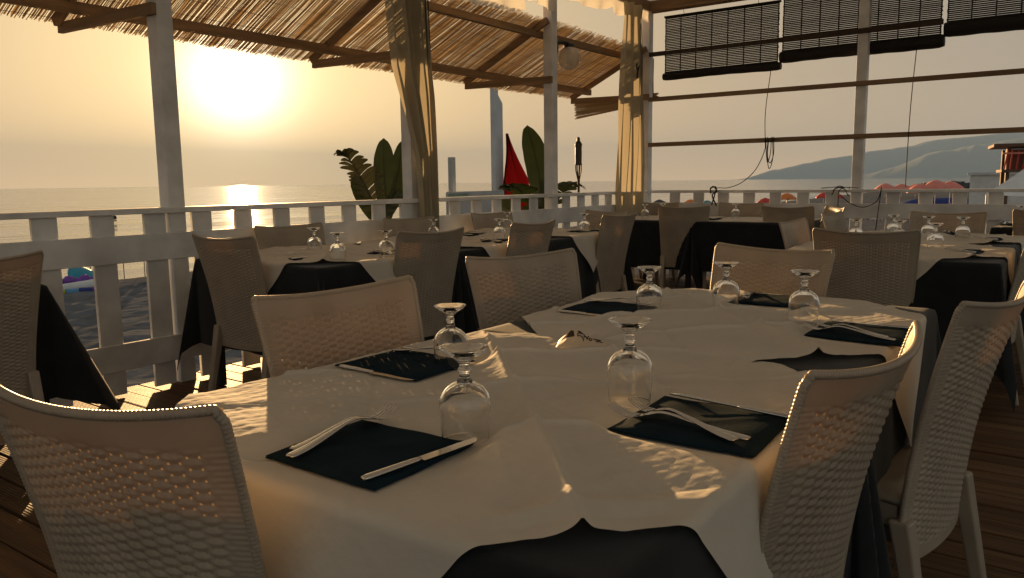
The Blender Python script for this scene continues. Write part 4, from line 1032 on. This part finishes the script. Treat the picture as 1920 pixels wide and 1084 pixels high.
def beach_things():
    t = thing('fallen_parasol', 'turquoise open parasol lying on the sand seen between the slats', 'umbrella', (-37.2, 17.75, SAND_Z+.02)); t.rotation_euler = (0, .9, .5)
    P = [[(1.0*r*math.cos(th), 1.0*r*math.sin(th), .75-.45*r**2) for th in np.linspace(0, 2*PI, 33)] for r in np.linspace(.02, 1, 9)]
    MB().grid(np.array(P)).build('canopy', M['turq'], t, smooth=True, solid=.01); MB().tube([(0, 0, -.9), (0, 0, .8)], .02, 6).build('pole', M['white'], t)
    t = thing('inflatable_mattress', 'rainbow striped inflatable mattress on the sand', 'inflatable', (-34.6, 16.25, SAND_Z+.16), math.radians(72))
    for i, mm in enumerate(('lime', 'lightblue', 'navy', 'violet')): MB().tube([(-.95+.5*i, -.12, 0), (-.47+.5*i, -.12, 0)], .16, 12).build('air_tube', M[mm], t, smooth=True)
    t = thing('dinghy', 'white inflatable dinghy heaped with gear behind the rainbow mattress', 'boat', (-36.3, 16.9, SAND_Z+.2), math.radians(70))
    th = np.linspace(0, 2*PI, 40); MB().tube([(1.3*math.cos(a), .65*math.sin(a), .12*math.cos(a)) for a in th], .24, 10, caps=False).build('hull', M['hullwhite'], t, smooth=True)
    mb = MB()
    for i in range(6): mb.lathe([(.02, -.1), (.25, 0), (.28, .15), (.15, .3), (.02, .33)], 9, (-.8+.32*i, .1*math.sin(i*2), .1+.06*math.cos(i*3)))
    mb.build('gear', M['violet'], t, smooth=True)
    def boat(name, x, y, L, rz, hull, cover, label):
        t = thing(name, label, 'boat', (x, y, SAND_Z), rz); P = []
        for u in np.linspace(-1, 1, 22):
            b = (1-max(0, u)**2.6)*.9; w = L*.17*b; h = .95+.35*max(0, u)**2; keel = .18+.55*max(0, u-.4)**2
            P.append([(u*L/2, s*w*(c_**.6), keel+(h-keel)*(c_)) for s, c_ in [(-1, 1), (-1, .6), (-1, .25), (0, 0), (1, .25), (1, .6), (1, 1)]])
        MB().grid(np.array(P)).build('hull', M[hull], t, smooth=True, solid=.04)
        Q = [[(u*L/2*.98, s*L*.165*(1-max(0, u)**2.6)*.9, .96+.35*max(0, u)**2+.55*(1-s*s)*(1-abs(u)**3)) for s in np.linspace(-1, 1, 9)] for u in np.linspace(-1, .97, 22)]
        MB().grid(np.array(Q)).build('cover', M[cover], t, smooth=True, solid=.03)
        mb = MB()
        for u in (-.6, .3): mb.span((u*L/2-.06, -.5, -.05), (u*L/2+.06, .5, .32))
        mb.build('cradle', M['brownwood'], t); t.scale = (1.3, 1.3, 1.5)
    boat('motorboat', -13.2, 97, 5.6, .25, 'bluegrey', 'navy', 'dark hulled boat with a blue cover beyond the end railing')
    boat('motorboat', -8.3, 79, 5.0, .35, 'hullwhite', 'navy', 'white hulled boat under a bright navy cover beyond the end railing')
    t = thing('windbreak', 'light blue cloth windbreak panel seen through a gap at the right', 'windbreak', (-2.6, 39.9, SAND_Z))
    P = [[(-1.3+2.6*u, .12*math.sin(u*9), .2+2.75*k) for u in np.linspace(0, 1, 24)] for k in np.linspace(0, 1, 8)]
    MB().grid(np.array(P)).build('cloth', M['lightblue'], t, smooth=True, solid=.01)
    for x in (-1.3, 0, 1.3): MB().tube([(x, 0, -.2), (x, 0, 3.1)], .03, 6).build('pole', M['lime'], t)
    # white gazebo tent, kiosk and rough timber hut
    t = thing('gazebo_tent', 'white pointed gazebo tent at the right edge beyond the rail', 'tent', (.35, 28.3, SAND_Z))
    w = 2.6; P = []
    for k in np.linspace(0, 1, 12):
        r = w*(1-k*.97)*(1-.12*math.sin(k*PI)); z = 4.05+2.6*k
        sq = [(-1, -1), (1, -1), (1, 1), (-1, 1), (-1, -1)]; row = []
        for a, b in zip(sq[:-1], sq[1:]):
            for u in np.linspace(0, 1, 9)[:-1]: row.append((r*(a[0]+(b[0]-a[0])*u), r*(a[1]+(b[1]-a[1])*u), z-.10*math.sin(u*PI)*(1-k)))
        row.append(row[0]); P.append(row)
    MB().grid(np.array(P)).build('roof', M['white'], t, smooth=False)
    for i in (-1, 1):
        for j in (-1, 1): MB().tube([(i*w*.97, j*w*.97, -.2), (i*w*.97, j*w*.97, 4.05)], .05, 8).build('pole', M['white'], t)
    t = thing('kiosk', 'low white boxy kiosk behind the gazebo tent', 'kiosk', (-3.9, 59.5, SAND_Z))
    MB().span((-1.95, -2, 0), (3.4, 2, 4.62)).build('walls', M['white'], t); MB().span((-2.1, -2.15, 4.621), (3.55, 2.15, 4.80)).build('roof', M['hullwhite'], t, bevel=.02)
    t = thing('timber_hut', 'dark timber hut with reddish slatted balcony at the right edge', 'hut', (-2.1, 45, SAND_Z), .15)
    for x in (-1.05, .6, 2.2):
        for yy in (-1.2, 1.2): MB().tube([(x, yy, -.2), (x, yy, 5.8)], .09, 8).build('post', M['brownwood'], t)
    MB().span((-1.3, -1.5, 4.72), (2.6, 1.5, 4.85)).build('floor', M['brownwood'], t)
    MB().span((-1.0, -1.0, 4.86), (2.2, 1.2, 5.78)).build('walls', M['brownwood'], t)
    mb = MB()
    for i in range(16): mb.bar((-1.2+.24*i, -1.45, 4.86), (-1.12+.24*i+random.uniform(-.06, .06), -1.45, 5.72), .06, .03, (0, 1, 0))
    mb.build('slats', M['redcloth'], t); MB().span((-1.3, -1.5, 5.55), (2.6, -1.40, 5.63)).build('balcony_rail', M['pink'], t)
    MB().box((.6, 0, 5.95), (4.6, 3.6, .16)).build('roof', M['brownwood'], t, bevel=.03); MB().box((-.1, -.3, 6.15), (.25, .25, .4)).build('vent', M['white'], t, bevel=.02)
    # breakwater: one heap of rocks
    mb = MB(); r_ = np.random.RandomState(8)
    for i in range(70):
        x = -44+r_.uniform(0, 20); y = 297+r_.uniform(-3, 3)+.1*x; s = r_.uniform(.8, 1.9)
        a = np.array([(1, 1, 1), (1, 1, -1), (1, -1, 1), (1, -1, -1), (-1, 1, 1), (-1, 1, -1), (-1, -1, 1), (-1, -1, -1)])*s*r_.uniform(.5, 1, (8, 3))*np.array([1, 1, .7])
        mb.add(a+np.array([x, y, SAND_Z+r_.uniform(.3, 2.0)]), [(0, 2, 3, 1), (4, 5, 7, 6), (0, 1, 5, 4), (2, 6, 7, 3), (0, 4, 6, 2), (1, 3, 7, 5)])
    tag(mb.build('breakwater', M['rock']), 'low dark rock breakwater between the pink parasols and the kiosk', 'breakwater', kind='stuff')
    o = MB().lathe([(.02, -.3), (.25, -.2), (.30, .05), (.2, .3), (.03, .42)], 12).build('buoy', M['darkgrey'], smooth=True); o.location = (-128, 67, SEA_Z+.15); tag(o, 'dark buoy on the bright water seen through a left railing gap', 'buoy')
beach_things()

def person_mesh(pose, mm):
    """standing bather 1.7 m tall, one continuous skinned body"""
    J = {'pel': (0, 0, .92), 'waist': (0, 0, 1.10), 'chest': (0, .01, 1.30), 'neck': (0, .01, 1.46), 'head': (0, .03, 1.60), 'top': (0, .02, 1.70)}
    s = pose
    for k, sx in (('l', -1), ('r', 1)):
        st = s*sx*.14
        J.update({'hip'+k: (sx*.09, 0, .88), 'kn'+k: (sx*.10, st+.03, .49), 'an'+k: (sx*.10, st*1.6-.02, .08), 'to'+k: (sx*.11, st*1.6+.13, .03),
                  'sh'+k: (sx*.17, 0, 1.40), 'el'+k: (sx*(.24+.05*s), -.02, 1.13), 'wr'+k: (sx*.24, .08+.1*s, .90), 'ha'+k: (sx*.24, .11+.1*s, .81)})
    E_ = [('pel', 'waist'), ('waist', 'chest'), ('chest', 'neck'), ('neck', 'head'), ('head', 'top')]
    for k in 'lr': E_ += [('pel', 'hip'+k), ('hip'+k, 'kn'+k), ('kn'+k, 'an'+k), ('an'+k, 'to'+k), ('chest', 'sh'+k), ('sh'+k, 'el'+k), ('el'+k, 'wr'+k), ('wr'+k, 'ha'+k)]
    Rr = dict(pel=.13, waist=.115, chest=.13, neck=.055, head=.095, top=.06, hip=.095, kn=.06, an=.042, to=.035, sh=.06, el=.043, wr=.03, ha=.035)
    names = list(J); me = bpy.data.meshes.new('person'); me.from_pydata([J[n] for n in names], [(names.index(a), names.index(b)) for a, b in E_], [])
    o = bpy.data.objects.new('tmp', me); COL.objects.link(o); md = o.modifiers.new('skin', 'SKIN'); o.modifiers.new('sub', 'SUBSURF').levels = 1
    for i, n in enumerate(names):
        r = Rr.get(n, Rr.get(n[:-1], .05)); me.skin_vertices[0].data[i].radius = (r, r)
    me.skin_vertices[0].data[0].use_root = True
    dg = bpy.context.evaluated_depsgraph_get(); dg.update(); m2 = bpy.data.meshes.new_from_object(o.evaluated_get(dg)); bpy.data.objects.remove(o)
    m2.materials.clear(); m2.materials.append(M[mm]); m2.polygons.foreach_set('use_smooth', [True]*len(m2.polygons)); m2.name = 'person'; return m2
PM = [person_mesh(p, 'skin') for p in (.3, 1.0, -.6)]
trunks = MB().lathe([(.10, .62), (.155, .70), (.165, .84), (.15, .98), (.13, 1.0)], 12).mesh('swimwear', M['navy'], smooth=True)
hair = MB().lathe([(.085, 1.58), (.105, 1.63), (.095, 1.70), (.05, 1.735), (.005, 1.74)], 12, (0, .01, 0)).mesh('hair', M['darkgrey'], smooth=True)
for i, (x, y, rz, l) in enumerate(((-65.5, 282, 2.6, 'distant bather standing at the waterline left of the middle post, left of a pair'), (-63.9, 282.5, -2.2, 'distant bather standing at the waterline left of the middle post, right of a pair'),
                                  (-26.0, 97, 1.2, 'bather walking beyond the end railing, left of three near the red parasol'), (-25.2, 96, -2.6, 'bather beyond the end railing, middle of three near the red parasol'), (-24.2, 99, .6, 'bather beyond the end railing, right of three near the red parasol'),
                                  (-35.9, 115.5, 2.0, 'bather in the shade of the orange parasol, left'), (-34.6, 116, -1.0, 'bather in the shade of the orange parasol, right'),
                                  (-19.6, 92, .4, 'bather seen in the gap right of the middle post'), (-17.2, 90, 2.4, 'bather in a crowded gap below the pink parasols'), (-16.5, 92, -1.4, 'bather behind another in the crowded gap'))):
    t = thing('person', l, 'person', (x, y, SAND_Z), rz, 'bathers on the beach'); b = link('body', PM[i % 3], t); link('swimwear', trunks, t); link('hair', hair, t)
# towels and beach gear in the crowded gaps
for x, y, rz, mm, l in ((-18.6, 91, .3, 'navy', 'navy beach lounger right of the middle post'), (-15.6, 90, .8, 'redcloth', 'red beach lounger in the crowded gap'), (-17.0, 88, -.4, 'hullwhite', 'white beach lounger in the crowded gap')):
    t = thing('beach_lounger', l, 'lounger', (x, y, SAND_Z), rz, 'loungers in the crowded gaps')
    MB().span((-.3, -.9, .32), (.3, .5, .38)).build('seat', M[mm], t, bevel=.02); MB().bar((0, .5, .36), (0, 1.05, .95), .6, .06, (1, 0, 0)).build('backrest', M[mm], t)
    for i in (-.26, .26):
        for j in (-.8, .4): MB().tube([(i, j, -.05), (i, j, .33)], .02, 6).build('leg', M['white'], t)

# ------------------------------------------------------------------ air
def haze():
    H = bpy.data.materials.new('haze'); H.use_nodes = True; N, L = H.node_tree.nodes, H.node_tree.links; N.clear()
    out = N.new('ShaderNodeOutputMaterial'); v = N.new('ShaderNodeVolumePrincipled'); L.new(v.outputs[0], out.inputs['Volume'])
    v.inputs['Color'].default_value = (.44, .66, .95, 1); v.inputs['Density'].default_value = 9.5e-5; v.inputs['Anisotropy'].default_value = -.3
    mb = MB(); mb.span((-10600, -3100, SEA_Z-3.6), (4100, 10600, 520))
    o = mb.build('haze', H); tag(o, kind='stuff', label='pale evening haze over the sea and hills', cat='haze')
haze()
